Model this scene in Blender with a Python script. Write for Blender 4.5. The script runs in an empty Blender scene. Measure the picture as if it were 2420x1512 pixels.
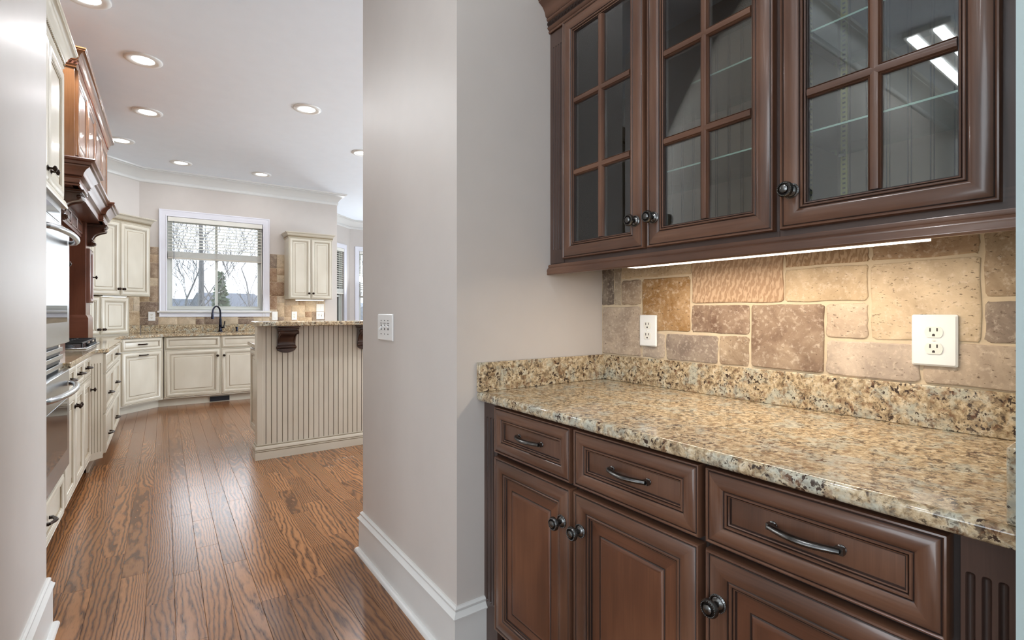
import bpy, bmesh, math, random
from math import sin, cos, pi, sqrt, radians
from mathutils import Vector, Matrix
random.seed(7)
R = random.random
sc = bpy.context.scene
COL = sc.collection

# ------------------------------------------------------------------ camera, world, exposure
cam_d = bpy.data.cameras.new('camera'); cam = bpy.data.objects.new('camera', cam_d); COL.objects.link(cam)
cam_d.sensor_width = 36.0; cam_d.lens = 1167.0 / 2420 * 36
cam_d.shift_y = -(756 - 737.7) / 2420
cam_d.clip_start = 0.02; cam_d.clip_end = 600
cam.location = (0, 0, 1.19); cam.rotation_euler = (pi / 2, 0, -0.614)
sc.camera = cam
sc.view_settings.view_transform = 'Standard'; sc.view_settings.look = 'None'
sc.view_settings.exposure = 0.04; sc.view_settings.gamma = 1.0; sc.view_settings.use_curve_mapping = False
sc.cycles.max_bounces = 10; sc.cycles.diffuse_bounces = 5; sc.cycles.glossy_bounces = 4
sc.cycles.transparent_max_bounces = 16; sc.cycles.transmission_bounces = 6
sc.cycles.sample_clamp_indirect = 6.0; sc.cycles.caustics_reflective = False; sc.cycles.caustics_refractive = False
sc.cycles.use_denoising = True

W = bpy.data.worlds.new('sky'); sc.world = W; W.use_nodes = True
wn = W.node_tree.nodes; wl = W.node_tree.links
bg = wn['Background']
tc = wn.new('ShaderNodeTexCoord'); sep = wn.new('ShaderNodeSeparateXYZ'); ramp = wn.new('ShaderNodeValToRGB')
wl.new(tc.outputs['Generated'], sep.inputs[0]); wl.new(sep.outputs['Z'], ramp.inputs[0]); wl.new(ramp.outputs[0], bg.inputs[0])
ramp.color_ramp.elements[0].position = 0.0; ramp.color_ramp.elements[0].color = (0.93, 0.95, 1.0, 1)
ramp.color_ramp.elements[1].position = 0.6; ramp.color_ramp.elements[1].color = (0.78, 0.88, 1.0, 1)
bg.inputs[1].default_value = 3.4

CEIL = 3.1
def area(name, loc, size, power, color=(1, 1, 1), rot=(0, 0, 0), size_y=None, shape='RECTANGLE', spread=180, parent=None):
    d = bpy.data.lights.new(name, 'AREA'); d.energy = power; d.color = color; d.shape = shape
    d.size = size
    if size_y: d.size_y = size_y
    d.spread = radians(spread)
    o = bpy.data.objects.new(name, d); COL.objects.link(o); o.location = loc; o.rotation_euler = rot
    o.parent = parent
    return o
P_WIN = 1.0
# daylight lamps added in window openings; the dining, rear and side-kitchen windows are invented
area('fill_lamp_dining', (-3.88, -1.0, 1.55), 1.8, 66, (0.86, 0.94, 1.0), (0, radians(-90), 0), 2.5)
area('fill_lamp_rear', (-1.85, -2.88, 1.55), 2.5, 34, (0.86, 0.94, 1.0), (radians(90), 0, 0), 1.8)
area('fill_lamp_kitchen', (6.45, 4.69, 1.3), 2.3, 230, (0.77, 0.90, 1.0), (0, radians(118), 0), 3.5)
area('window_daylight_nook', (3.777, 10.2, 1.5), 0.8, 60, (0.88, 0.95, 1.0), (radians(-115), 0, 0), 1.9)
area('window_daylight_sink', (0.62, 8.33, 1.86), 1.12, 13, (0.92, 0.96, 1.0), (radians(-90), 0, 0), 1.22)

# ------------------------------------------------------------------ material helpers
def srgb(r, g, b):
    f = lambda c: (c / 255 / 12.92) if c / 255 <= 0.04045 else ((c / 255 + 0.055) / 1.055) ** 2.4
    return (f(r), f(g), f(b), 1)
class NT:
    def __init__(s, name):
        s.m = bpy.data.materials.new(name); s.m.use_nodes = True
        s.n = s.m.node_tree.nodes; s.l = s.m.node_tree.links; s.b = s.n['Principled BSDF']
    def add(s, t, **k):
        n = s.n.new(t)
        for a, v in k.items(): setattr(n, a, v)
        return n
    def set(s, n, inp, v):
        if hasattr(v, 'is_output') or isinstance(v, bpy.types.NodeSocket): s.l.new(v, n.inputs[inp])
        else: n.inputs[inp].default_value = v
    def math(s, op, a, b=0.0, c=0.0):
        n = s.add('ShaderNodeMath', operation=op); s.set(n, 0, a); s.set(n, 1, b); s.set(n, 2, c); return n.outputs[0]
    def mix(s, f, a, b, mode='MIX'):
        n = s.add('ShaderNodeMix', data_type='RGBA', blend_type=mode)
        s.set(n, 0, f); s.set(n, 6, a); s.set(n, 7, b); return n.outputs[2]
    def noise(s, vec, scale, detail=2, rough=0.5, dist=0.0):
        n = s.add('ShaderNodeTexNoise'); s.l.new(vec, n.inputs['Vector']); n.inputs['Scale'].default_value = scale
        n.inputs['Detail'].default_value = detail; n.inputs['Roughness'].default_value = rough; n.inputs['Distortion'].default_value = dist
        return n.outputs['Fac']
    def vor(s, vec, scale, feature='F1'):
        n = s.add('ShaderNodeTexVoronoi', feature=feature); s.l.new(vec, n.inputs['Vector']); n.inputs['Scale'].default_value = scale
        return n
    def ramp(s, f, *st):
        n = s.add('ShaderNodeValToRGB'); s.l.new(f, n.inputs[0]); e = n.color_ramp.elements
        while len(e) < len(st): e.new(0.5)
        for i, (p, c) in enumerate(st): e[i].position = p; e[i].color = c if len(c) == 4 else (*c, 1)
        return n.outputs[0]
    def map(s, vec, scale=(1, 1, 1), loc=(0, 0, 0)):
        n = s.add('ShaderNodeMapping'); s.l.new(vec, n.inputs[0]); n.inputs['Scale'].default_value = scale; n.inputs['Location'].default_value = loc
        return n.outputs[0]
    def coord(s, k='Object'): return s.add('ShaderNodeTexCoord').outputs[k]
    def bump(s, h, st=0.2, d=0.002):
        n = s.add('ShaderNodeBump'); n.inputs['Strength'].default_value = st; n.inputs['Distance'].default_value = d
        s.l.new(h, n.inputs['Height']); s.l.new(n.outputs[0], s.b.inputs['Normal'])
    def out(s, col=None, rough=0.5, metal=0.0, coat=0.0, spec=0.5):
        if col is not None: s.set(s.b, 'Base Color', col)
        s.set(s.b, 'Roughness', rough); s.set(s.b, 'Metallic', metal); s.set(s.b, 'Coat Weight', coat)
        s.set(s.b, 'Specular IOR Level', spec); s.b.inputs['Coat Roughness'].default_value = 0.12
        return s.m
def gray(v): return (v, v, v, 1)

def plain(name, col, rough=0.5, metal=0.0, coat=0.0, var=0.06, scale=8.0, bump=0.0, bscale=200, spec=0.5):
    t = NT(name); v = t.coord('Object'); n = t.noise(v, scale, 3)
    dark = tuple(c * (1 - var) for c in col[:3]) + (1,); light = tuple(min(1, c * (1 + var)) for c in col[:3]) + (1,)
    c = t.ramp(n, (0.3, dark), (0.7, light))
    if bump: t.bump(t.noise(v, bscale, 2), bump, 0.001)
    return t.out(c, rough, metal, coat, spec)

M = {}
M['wall'] = plain('wall_paint', srgb(198, 191, 185), 0.42, bump=0.03, bscale=160, var=0.015, spec=0.35)
M['wall_cool_light'] = plain('wall_paint_cool_light', srgb(166, 182, 182), 0.42, bump=0.06, bscale=350, var=0.015)  # wall paint with the cool daylight cast put into its colour
M['ceiling'] = plain('ceiling_paint', srgb(238, 245, 254), 0.7, var=0.01)
M['trim'] = plain('trim_paint', srgb(214, 213, 210), 0.3, var=0.01)
M['white'] = plain('white_plastic', srgb(232, 232, 230), 0.28, var=0.01)
M['slot'] = plain('slot_dark', srgb(45, 38, 34), 0.6)
M['ivory'] = plain('receptacle_plastic', srgb(226, 224, 216), 0.3, var=0.01)
M['casing'] = plain('window_casing_paint', srgb(218, 218, 226), 0.3, var=0.01)
M['vinyl'] = plain('window_vinyl', srgb(196, 198, 192), 0.35, var=0.02)
M['blind'] = plain('blind_slat', srgb(222, 220, 212), 0.4, var=0.02)
M['blindrail'] = plain('blind_bottom_rail', srgb(190, 184, 172), 0.4, var=0.03)
M['cord'] = plain('cord', srgb(215, 212, 205), 0.7)
M['wand'] = plain('wand', srgb(90, 95, 105), 0.3)
M['black'] = plain('black_iron', srgb(22, 22, 24), 0.45)
M['cherry_gap_shade'] = plain('cherry_shadow_frame', srgb(36, 25, 21), 0.6)  # darker cherry, painting the shade between doors into the face frame
M['gap_floor'] = plain('floor_gap', srgb(64, 38, 24), 0.7)
M['gap'] = plain('gap_dark', srgb(30, 17, 11), 0.7)

def wood(name, dark, mid, light, rough=0.33, coat=0.25, vs=1.0, grain=1.0):
    t = NT(name); uv = t.coord('UV')
    a = t.noise(t.map(uv, (38, 2.2, 1)), 1.0, 4, 0.6, 0.3)
    b = t.noise(t.map(uv, (260, 7, 1)), 1.0, 2, 0.6)
    c = t.noise(t.map(uv, (5, 2.5, 1)), 1.0, 2)
    f = t.math('ADD', t.math('MULTIPLY', a, 0.32 * grain), t.math('ADD', t.math('MULTIPLY', b, 0.2 * grain), t.math('MULTIPLY', c, 0.78)))
    k = 0.65 * (1 - grain)
    col = t.ramp(f, (0.42 - k * 0.2, dark), (0.62, mid), (0.85, light))
    t.bump(b, 0.05, 0.0005)
    return t.out(col, rough, 0, coat)
M['cherry'] = wood('cherry_stain', srgb(66, 44, 33), srgb(89, 60, 45), srgb(112, 79, 60))
M['cherry_panel'] = wood('cherry_stain_panel', srgb(70, 43, 30), srgb(91, 57, 40), srgb(114, 75, 53))
M['cherry_dark'] = wood('cherry_glaze', srgb(30, 19, 15), srgb(42, 27, 21), srgb(58, 38, 30), 0.45, 0.1)
M['cherry_frame'] = wood('cherry_face_frame', srgb(50, 36, 31), srgb(66, 48, 41), srgb(82, 61, 52))
M['cab_back'] = plain('cabinet_back_panel', srgb(112, 95, 80), 0.5, var=0.08, scale=14)
M['cab_in'] = plain('cabinet_interior', srgb(74, 62, 52), 0.5, var=0.08, scale=14)
M['shelf_edge'] = plain('shelf_edge', srgb(176, 204, 190), 0.1)
M['maple'] = wood('hood_maple', srgb(100, 64, 36), srgb(122, 80, 48), srgb(142, 98, 62), 0.25, 0.5)
M['mahog'] = wood('hood_mahogany', srgb(80, 44, 31), srgb(100, 58, 41), srgb(120, 74, 54), 0.3, 0.35)
M['mahog_dark'] = wood('hood_dark_glaze', srgb(46, 24, 16), srgb(62, 34, 22), srgb(84, 48, 32), 0.35, 0.3)
M['corbel'] = wood('corbel_dark', srgb(42, 24, 18), srgb(60, 36, 26), srgb(84, 54, 38), 0.35, 0.3)
M['cream'] = wood('cream_paint', srgb(196, 188, 171), srgb(206, 199, 183), srgb(214, 208, 193), 0.32, 0.2, grain=0.3)
M['cream_glaze'] = wood('cream_glaze', srgb(138, 122, 96), srgb(156, 140, 112), srgb(170, 155, 128), 0.4, 0.1, grain=0.5)
M['cream_dark'] = wood('cream_groove', srgb(118, 106, 84), srgb(134, 121, 98), srgb(150, 136, 112), 0.5, 0.0, grain=0.5)

def granite():
    t = NT('granite'); v0 = t.coord('Object')
    w = t.add('ShaderNodeTexNoise'); t.l.new(v0, w.inputs['Vector']); w.inputs['Scale'].default_value = 55; w.inputs['Detail'].default_value = 3
    v = t.add('ShaderNodeVectorMath', operation='MULTIPLY_ADD'); t.l.new(w.outputs['Color'], v.inputs[0]); v.inputs[1].default_value = (0.012, 0.012, 0.012); t.l.new(v0, v.inputs[2]); v = v.outputs[0]
    base = t.ramp(t.noise(v, 62, 5, 0.7), (0.30, srgb(100, 84, 66)), (0.42, srgb(150, 130, 102)), (0.52, srgb(190, 169, 136)), (0.66, srgb(214, 201, 175)))
    grey = t.ramp(t.noise(v, 16, 4, 0.65), (0.50, gray(0)), (0.62, gray(1)))
    c = t.mix(t.math('MULTIPLY', grey, 0.62), base, srgb(176, 182, 172))
    d1 = t.ramp(t.noise(v, 95, 4, 0.6), (0.54, gray(0)), (0.575, gray(1)))
    d2 = t.ramp(t.noise(v, 21, 3, 0.6), (0.42, gray(0.15)), (0.56, gray(1)))
    c = t.mix(t.math('MULTIPLY', d1, d2), c, srgb(62, 48, 40))
    d3 = t.ramp(t.noise(t.map(v, (1, 1, 1), (5, 3, 1)), 60, 3, 0.5), (0.57, gray(0)), (0.63, gray(1)))
    c = t.mix(t.math('MULTIPLY', d3, 0.55), c, srgb(118, 84, 58))
    e = t.ramp(t.noise(t.map(v, (1, 1, 1), (9, 1, 4)), 150, 3, 0.6), (0.6, gray(0)), (0.66, gray(1)))
    c = t.mix(t.math('MULTIPLY', e, 0.7), c, srgb(44, 42, 42))
    return t.out(c, 0.09, 0, 0.0, 0.5)
M['granite'] = granite()
M['stone_edge'] = M['granite']

def tile_mat():
    t = NT('tumbled_travertine'); oi = t.add('ShaderNodeObjectInfo'); v0 = t.coord('Object')
    off = t.add('ShaderNodeVectorMath', operation='ADD'); t.l.new(v0, off.inputs[0])
    cmb = t.add('ShaderNodeCombineXYZ'); r10 = t.math('MULTIPLY', oi.outputs['Random'], 37.0)
    for i in range(3): t.l.new(r10, cmb.inputs[i])
    t.l.new(cmb.outputs[0], off.inputs[1]); v = off.outputs[0]
    a = t.noise(v, 11, 5, 0.62, 0.6); b = t.noise(v, 85, 4, 0.65); c = t.noise(v, 260, 2, 0.5)
    col = t.mix(t.ramp(a, (0.35, gray(0)), (0.68, gray(1))), t.mix(0.32, oi.outputs['Color'], srgb(92, 70, 54)), t.mix(0.3, oi.outputs['Color'], srgb(222, 202, 174)))
    col = t.mix(t.math('MULTIPLY', t.ramp(b, (0.52, gray(0)), (0.7, gray(1))), 0.45), col, srgb(224, 208, 188))
    pits = t.ramp(t.noise(t.map(v, (1, 1, 2.4)), 95, 3, 0.6), (0.30, gray(1)), (0.37, gray(0)))
    col = t.mix(t.math('MULTIPLY', pits, 0.75), col, srgb(84, 62, 48))
    h = t.math('SUBTRACT', t.math('ADD', t.math('MULTIPLY', b, 0.6), t.math('MULTIPLY', c, 0.2)), t.math('MULTIPLY', pits, 0.9))
    t.bump(h, 0.55, 0.0022)
    return t.out(col, 0.62, 0, 0, 0.3)
M['tile'] = tile_mat()
def wavy_mat():
    t = NT('wavy_travertine'); v = t.coord('Object'); oi = t.add('ShaderNodeObjectInfo')
    w = t.add('ShaderNodeTexWave', wave_type='BANDS', bands_direction='DIAGONAL'); t.l.new(t.map(v, (1, 1.6, -0.35)), w.inputs['Vector'])
    w.inputs['Scale'].default_value = 34; w.inputs['Distortion'].default_value = 7; w.inputs['Detail'].default_value = 3; w.inputs['Detail Scale'].default_value = 3.5
    f = w.outputs['Fac']
    col = t.mix(t.ramp(f, (0.25, gray(0)), (0.8, gray(1))), t.mix(0.22, oi.outputs['Color'], srgb(110, 82, 60)), t.mix(0.3, oi.outputs['Color'], srgb(220, 196, 168)))
    t.bump(f, 0.6, 0.002)
    return t.out(col, 0.6, 0, 0, 0.3)
M['tile_wavy'] = wavy_mat()
M['grout'] = plain('grout', srgb(202, 184, 156), 0.85, bump=0.5, bscale=260, var=0.06, scale=30)

def oak():
    t = NT('oak_floor'); uv = t.coord('UV'); oi = t.add('ShaderNodeObjectInfo'); rnd = oi.outputs['Random']
    at = t.add('ShaderNodeAttribute', attribute_name='tone').outputs['Fac']
    m1 = t.map(uv, (1, 1, 1)); 
    n1 = t.noise(t.map(uv, (4.6, 0.42, 1)), 1.0, 1.2, 0.5, 0.15)
    n2 = t.noise(t.map(uv, (34, 7, 1)), 1.0, 2, 0.5)
    sepn = t.add('ShaderNodeSeparateXYZ'); t.l.new(uv, sepn.inputs[0])
    ph = t.math('ADD', t.math('ADD', t.math('MULTIPLY', n1, t.math('ADD', 12.0, t.math('MULTIPLY', rnd, 18.0))), t.math('MULTIPLY', n2, 1.6)), t.math('MULTIPLY', sepn.outputs['X'], 58.0))
    fr = t.math('FRACT', ph)
    tri = t.math('ABSOLUTE', t.math('SUBTRACT', fr, 0.42))
    lines = t.ramp(tri, (0.06, gray(1)), (0.16, gray(0.55)), (0.36, gray(0)))
    fine = t.noise(t.map(uv, (420, 14, 1)), 1.0, 2, 0.6)
    lines = t.math('MULTIPLY', lines, t.ramp(fine, (0.30, gray(0.45)), (0.6, gray(1))))
    base = t.mix(at, srgb(118, 77, 46), srgb(150, 102, 64))
    base = t.mix(t.math('MULTIPLY', fine, 0.35), base, srgb(166, 122, 84))
    col = t.mix(t.math('MULTIPLY', lines, 0.88), base, srgb(56, 31, 20))
    pores = t.ramp(t.noise(t.map(uv, (700, 22, 1)), 1.0, 2, 0.5), (0.60, gray(0)), (0.68, gray(1)))
    col = t.mix(t.math('MULTIPLY', pores, 0.45), col, srgb(60, 32, 20))
    t.bump(t.math('SUBTRACT', 1.0, t.math('ADD', lines, t.math('MULTIPLY', pores, 0.4))), 0.10, 0.0009)
    return t.out(col, t.math('ADD', 0.17, t.math('MULTIPLY', fine, 0.08)), 0, 0.0, 0.6)
M['oak'] = oak()

def metal(name, col, rough, var=0.25, scale=60, streak=None):
    t = NT(name); v = t.coord('Object')
    if streak: v = t.map(v, streak)
    n = t.noise(v, scale, 3)
    c = t.ramp(n, (0.35, tuple(x * (1 - var) for x in col[:3]) + (1,)), (0.65, tuple(min(1, x * (1 + var)) for x in col[:3]) + (1,)))
    return t.out(c, rough, 1.0)
M['pewter'] = metal('pewter', srgb(108, 108, 107), 0.26)
M['pewter_dark'] = metal('pewter_recess', srgb(52, 48, 46), 0.45)
M['bronze'] = metal('oil_rubbed_bronze', srgb(58, 46, 40), 0.32)
M['faucet'] = metal('faucet_bronze', srgb(52, 54, 66), 0.28)
M['steel'] = metal('brushed_steel', srgb(186, 188, 190), 0.26, 0.06, 1.0, (4, 4, 300))
M['brass'] = plain('brass_standard', srgb(186, 178, 112), 0.35, 0.2, var=0.06)
M['chrome'] = metal('chrome_bolt', srgb(210, 210, 210), 0.15, 0.05)
M['oven_glass'] = plain('oven_glass', srgb(38, 40, 42), 0.04, var=0.02, spec=0.9)
M['disp'] = plain('oven_display', srgb(24, 24, 26), 0.1)
M['vent'] = plain('vent_black', srgb(14, 16, 26), 0.5)

def glass(name, tint=(0.93, 0.97, 0.96, 1), rough=0.0):
    t = NT(name); n = t.n; n.remove(t.b)
    tr = t.add('ShaderNodeBsdfTransparent'); tr.inputs[0].default_value = tint
    gl = t.add('ShaderNodeBsdfGlossy'); gl.inputs['Roughness'].default_value = rough
    fr = t.add('ShaderNodeFresnel'); fr.inputs[0].default_value = 1.5
    mx = t.add('ShaderNodeMixShader'); f2 = t.math('MINIMUM', t.math('MULTIPLY', fr.outputs[0], 2.2), 1.0)
    t.l.new(f2, mx.inputs[0]); t.l.new(tr.outputs[0], mx.inputs[1]); t.l.new(gl.outputs[0], mx.inputs[2])
    t.l.new(mx.outputs[0], t.n['Material Output'].inputs[0]); return t.m
M['glass'] = glass('pane_glass'); M['shelf_glass'] = glass('shelf_glass', (0.80, 0.93, 0.88, 1))
M['win_glass'] = glass('window_glass', (0.97, 0.99, 1, 1))
def emit(name, col, s):
    t = NT(name); t.b.inputs['Emission Color'].default_value = col; t.b.inputs['Emission Strength'].default_value = s
    t.b.inputs['Base Color'].default_value = (0.8, 0.8, 0.8, 1); return t.m
M['lens'] = emit('lamp_lens', (1, 0.985, 0.95, 1), 6.0)
M['strip'] = emit('linear_lens', (0.93, 0.97, 1, 1), 11.0)
M['undercab'] = emit('undercabinet_lens', (1, 0.88, 0.74, 1), 5.0)
M['bark'] = plain('bark', srgb(106, 103, 102), 0.9, var=0.15)
M['twig'] = plain('twig', srgb(116, 112, 108), 0.9, var=0.15)
M['conifer'] = plain('conifer', srgb(84, 98, 76), 0.9, var=0.3)
M['haze_trees'] = plain('haze_trees', srgb(124, 126, 132), 0.9, var=0.08)
M['lawn'] = plain('lawn', srgb(104, 106, 92), 0.95, var=0.2)
M['roof'] = plain('roof_shingle', srgb(100, 102, 110), 0.9, var=0.1)
M['siding'] = plain('siding', srgb(132, 128, 122), 0.8, var=0.05)
M['house_window'] = plain('house_window', srgb(70, 80, 92), 0.2)

# ------------------------------------------------------------------ mesh builder
class MB:
    def __init__(s): s.v = []; s.f = []; s.m = []; s.g = []
    def face(s, idx, m=0, g='z'): s.f.append(tuple(idx)); s.m.append(m); s.g.append(g)
    def add(s, pts, faces, m=0, g='z'):
        b = len(s.v); s.v.extend(tuple(p) for p in pts)
        for q in faces: s.face([b + i for i in q], m, g)
    def box(s, x0, x1, y0, y1, z0, z1, m=0, g='z'):
        p = [(x, y, z) for z in (z0, z1) for y in (y0, y1) for x in (x0, x1)]
        s.add(p, [(0, 2, 3, 1), (4, 5, 7, 6), (0, 1, 5, 4), (2, 6, 7, 3), (0, 4, 6, 2), (1, 3, 7, 5)], m, g); return s
    def prism(s, pts, axis, a0, a1, m=0, g='z'):
        """closed 2D outline extruded along axis; pts in the other two axes order (x:y,z  y:x,z  z:x,y)"""
        n = len(pts)
        def P(p, a): return (a, p[0], p[1]) if axis == 'x' else ((p[0], a, p[1]) if axis == 'y' else (p[0], p[1], a))
        V = [P(p, a0) for p in pts] + [P(p, a1) for p in pts]
        F = [tuple(range(n)), tuple(range(2 * n - 1, n - 1, -1))] + [(i, i + n, (i + 1) % n + n, (i + 1) % n) for i in range(n)]
        s.add(V, F, m, g); return s
    def rings(s, x0, x1, z0, z1, yb, prof, cap=True, close_back=False, sides=(1, 1, 1, 1)):
        """nested mitred rectangles: prof = [(inset, height, mat)], front towards -y"""
        prev = None
        for (t, h, m) in prof:
            c = [(x0 + t, yb - h, z0 + t), (x1 - t, yb - h, z0 + t), (x1 - t, yb - h, z1 - t), (x0 + t, yb - h, z1 - t)]
            b = len(s.v); s.v.extend(c); cur = [b, b + 1, b + 2, b + 3]
            if prev:
                for k, g in enumerate(('x', 'z', 'x', 'z')):
                    s.face((prev[k], prev[(k + 1) % 4], cur[(k + 1) % 4], cur[k]), m, g)
            prev = cur
        if cap: s.face(prev, prof[-1][2] if len(prof[-1]) < 4 else prof[-1][3], 'z')
        return s
    def lathe(s, prof, c=(0, 0, 0), axis='z', n=20, m=0, caps=True):
        """prof = [(radius, height)] around axis; axis '-y' points to the viewer"""
        cx, cy, cz = c; b = len(s.v)
        for (r, h) in prof:
            for i in range(n):
                a = 2 * pi * i / n; u, w = r * cos(a), r * sin(a)
                if axis == 'z': s.v.append((cx + u, cy + w, cz + h))
                elif axis == '-y': s.v.append((cx + u, cy - h, cz + w))
                elif axis == 'x': s.v.append((cx + h, cy + u, cz + w))
        for j in range(len(prof) - 1):
            mm = m[j] if isinstance(m, (list, tuple)) else m
            for i in range(n):
                k = (i + 1) % n; s.face((b + j * n + i, b + j * n + k, b + (j + 1) * n + k, b + (j + 1) * n + i), mm)
        if caps:
            mm = m[0] if isinstance(m, (list, tuple)) else m
            s.face([b + i for i in range(n)][::-1], mm); s.face([b + (len(prof) - 1) * n + i for i in range(n)], mm)
        return s
    def tube(s, path, r, n=8, m=0, flat=1.0, caps=True):
        path = [Vector(p) for p in path]; rs = r if isinstance(r, (list, tuple)) else [r] * len(path)
        b = len(s.v); up = None
        for i, p in enumerate(path):
            d = (path[min(i + 1, len(path) - 1)] - path[max(i - 1, 0)]).normalized()
            if up is None:
                up = Vector((0, 0, 1)) if abs(d.z) < 0.9 else Vector((1, 0, 0))
            x = d.cross(up).normalized(); y = x.cross(d).normalized(); up = y
            for k in range(n):
                a = 2 * pi * k / n; s.v.append(tuple(p + x * (cos(a) * rs[i]) + y * (sin(a) * rs[i] * flat)))
        for j in range(len(path) - 1):
            for k in range(n):
                q = (k + 1) % n; s.face((b + j * n + k, b + j * n + q, b + (j + 1) * n + q, b + (j + 1) * n + k), m)
        if caps:
            s.face([b + k for k in range(n)][::-1], m); s.face([b + (len(path) - 1) * n + k for k in range(n)], m)
        return s
    def sweep(s, prof, path, m=0, g=None, caps=True):
        """prof = [(out, z, mat)] swept along 2D path; out = to the right of travel; mitred"""
        path = [Vector(p) for p in path]; n = len(path); b = len(s.v); k = len(prof)
        for i, p in enumerate(path):
            d0 = (path[i] - path[i - 1]).normalized() if i > 0 else None
            d1 = (path[i + 1] - path[i]).normalized() if i < n - 1 else None
            if d0 is None: d0 = d1
            if d1 is None: d1 = d0
            n0 = Vector((d0.y, -d0.x)); n1 = Vector((d1.y, -d1.x)); mt = (n0 + n1).normalized(); sc_ = 1 / max(0.2, mt.dot(n0))
            for q in prof: s.v.append((p.x + mt.x * q[0] * sc_, p.y + mt.y * q[0] * sc_, q[1]))
        for i in range(n - 1):
            gg = g or ('x' if abs((path[i + 1] - path[i]).x) > abs((path[i + 1] - path[i]).y) else 'y')
            for j in range(k - 1):
                mm = prof[j + 1][2] if len(prof[j + 1]) > 2 else m
                s.face((b + i * k + j, b + i * k + j + 1, b + (i + 1) * k + j + 1, b + (i + 1) * k + j), mm, gg)
        if caps:
            s.face([b + j for j in range(k)], m, g or 'z'); s.face([b + (n - 1) * k + j for j in range(k)][::-1], m, g or 'z')
        return s
    def field(s, xs, zs, fn, m0=0, m1=1, thr=0.0015):
        """height field panel in the x,z plane: y = fn(x,z) (positive = recessed)"""
        b = len(s.v); nx = len(xs)
        for z in zs:
            for x in xs: s.v.append((x, fn(x, z), z))
        for j in range(len(zs) - 1):
            for i in range(nx - 1):
                a = b + j * nx + i; q = (a, a + 1, a + nx + 1, a + nx)
                y = sum(s.v[t][1] for t in q) / 4
                s.face(q, m1 if y > thr else m0, 'z')
        return s
    def build(s, name, mats, parent=None, loc=None, rotz=0, smooth=30, bevel=0, seg=2, uvoff=None, mesh_only=False, tone=None):
        me = bpy.data.meshes.new(name); me.from_pydata(s.v, [], s.f)
        if not isinstance(mats, (list, tuple)): mats = [mats]
        for mm in mats: me.materials.append(M[mm] if isinstance(mm, str) else mm)
        me.polygons.foreach_set('material_index', [min(i, len(mats) - 1) for i in s.m])
        uvl = me.uv_layers.new(name='grain'); ox, oy = uvoff or (R() * 9, R() * 9)
        buf = []
        for p, g in zip(me.polygons, s.g):
            for li in p.loop_indices:
                x, y, z = me.vertices[me.loops[li].vertex_index].co
                if g == 'z': buf += [x + y + ox, z + oy]
                elif g == 'x': buf += [y + z + ox, x + oy]
                else: buf += [x + z + ox, y + oy]
        uvl.data.foreach_set('uv', buf)
        if tone is not None:
            at = me.attributes.new('tone', 'FLOAT', 'POINT'); at.data.foreach_set('value', [tone] * len(me.vertices))
        bm = bmesh.new(); bm.from_mesh(me); bmesh.ops.recalc_face_normals(bm, faces=bm.faces); bm.to_mesh(me); bm.free()
        if smooth:
            me.polygons.foreach_set('use_smooth', [True] * len(me.polygons)); me.set_sharp_from_angle(angle=radians(smooth))
        me.update()
        if mesh_only: return me
        o = bpy.data.objects.new(name, me); COL.objects.link(o)
        if loc is not None: o.location = loc
        o.rotation_euler = (0, 0, rotz)
        if parent is not None: o.parent = parent
        if bevel:
            bv = o.modifiers.new('bevel', 'BEVEL'); bv.width = bevel; bv.segments = seg; bv.limit_method = 'ANGLE'; bv.angle_limit = radians(40)
            bv.harden_normals = False
        return o

def tag(o, label, cat, group=None, kind=None):
    o['label'] = label; o['category'] = cat
    if group: o['group'] = group
    if kind: o['kind'] = kind
    return o
def empty(name, label, cat, loc=(0, 0, 0), rotz=0, group=None, kind=None):
    o = bpy.data.objects.new(name, None); COL.objects.link(o); o.location = loc; o.rotation_euler = (0, 0, rotz)
    o.empty_display_size = 0.1
    return tag(o, label, cat, group, kind)
def copyobj(o, parent=None, loc=None):
    c = o.copy(); COL.objects.link(c); c.parent = parent
    if loc is not None: c.location = loc
    return c
def copy_tree(o, parent=None):
    c = o.copy(); COL.objects.link(c); c.parent = parent
    for ch in list(o.children): copy_tree(ch, c)
    return c
def arc(c, r, a0, a1, n):
    return [(c[0] + r * cos(radians(a0 + (a1 - a0) * i / n)), c[1] + r * sin(radians(a0 + (a1 - a0) * i / n))) for i in range(n + 1)]

# ------------------------------------------------------------------ the setting
XB, YE, XJ, YJ = 1.51, 1.475, 0.811, 2.44          # pantry back wall, end wall, passage jamb face, kitchen side of passage
XL, YL = -0.359, 2.51                              # left jamb
XKL, YK = -1.06, 8.208                             # kitchen left wall, kitchen back wall
XC0, XC1 = -0.267, 2.302                           # corner with diagonal wall, outer corner to the nook
def struct(o, label, cat): return tag(o, label, cat, None, 'structure')
def wallbox(name, x0, x1, y0, y1, label, z0=0, z1=CEIL, mat='wall'):
    return struct(MB().box(x0, x1, y0, y1, z0, z1).build(name, mat, smooth=0), label, 'wall')
def wall_hole(name, L, T, holes, label, loc, rotz, z1=CEIL, mat='wall'):
    """wall along local x, room side at y=0, thickness towards +y, rectangular holes (x0,x1,z0,z1) in order"""
    m = MB(); x = 0
    for (a, b, c, d) in holes:
        m.box(x, a, 0, T, 0, z1); m.box(a, b, 0, T, 0, c); m.box(a, b, 0, T, d, z1); x = b
    m.box(x, L, 0, T, 0, z1)
    return struct(m.build(name, mat, None, loc, rotz, smooth=0), label, 'wall')

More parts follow.
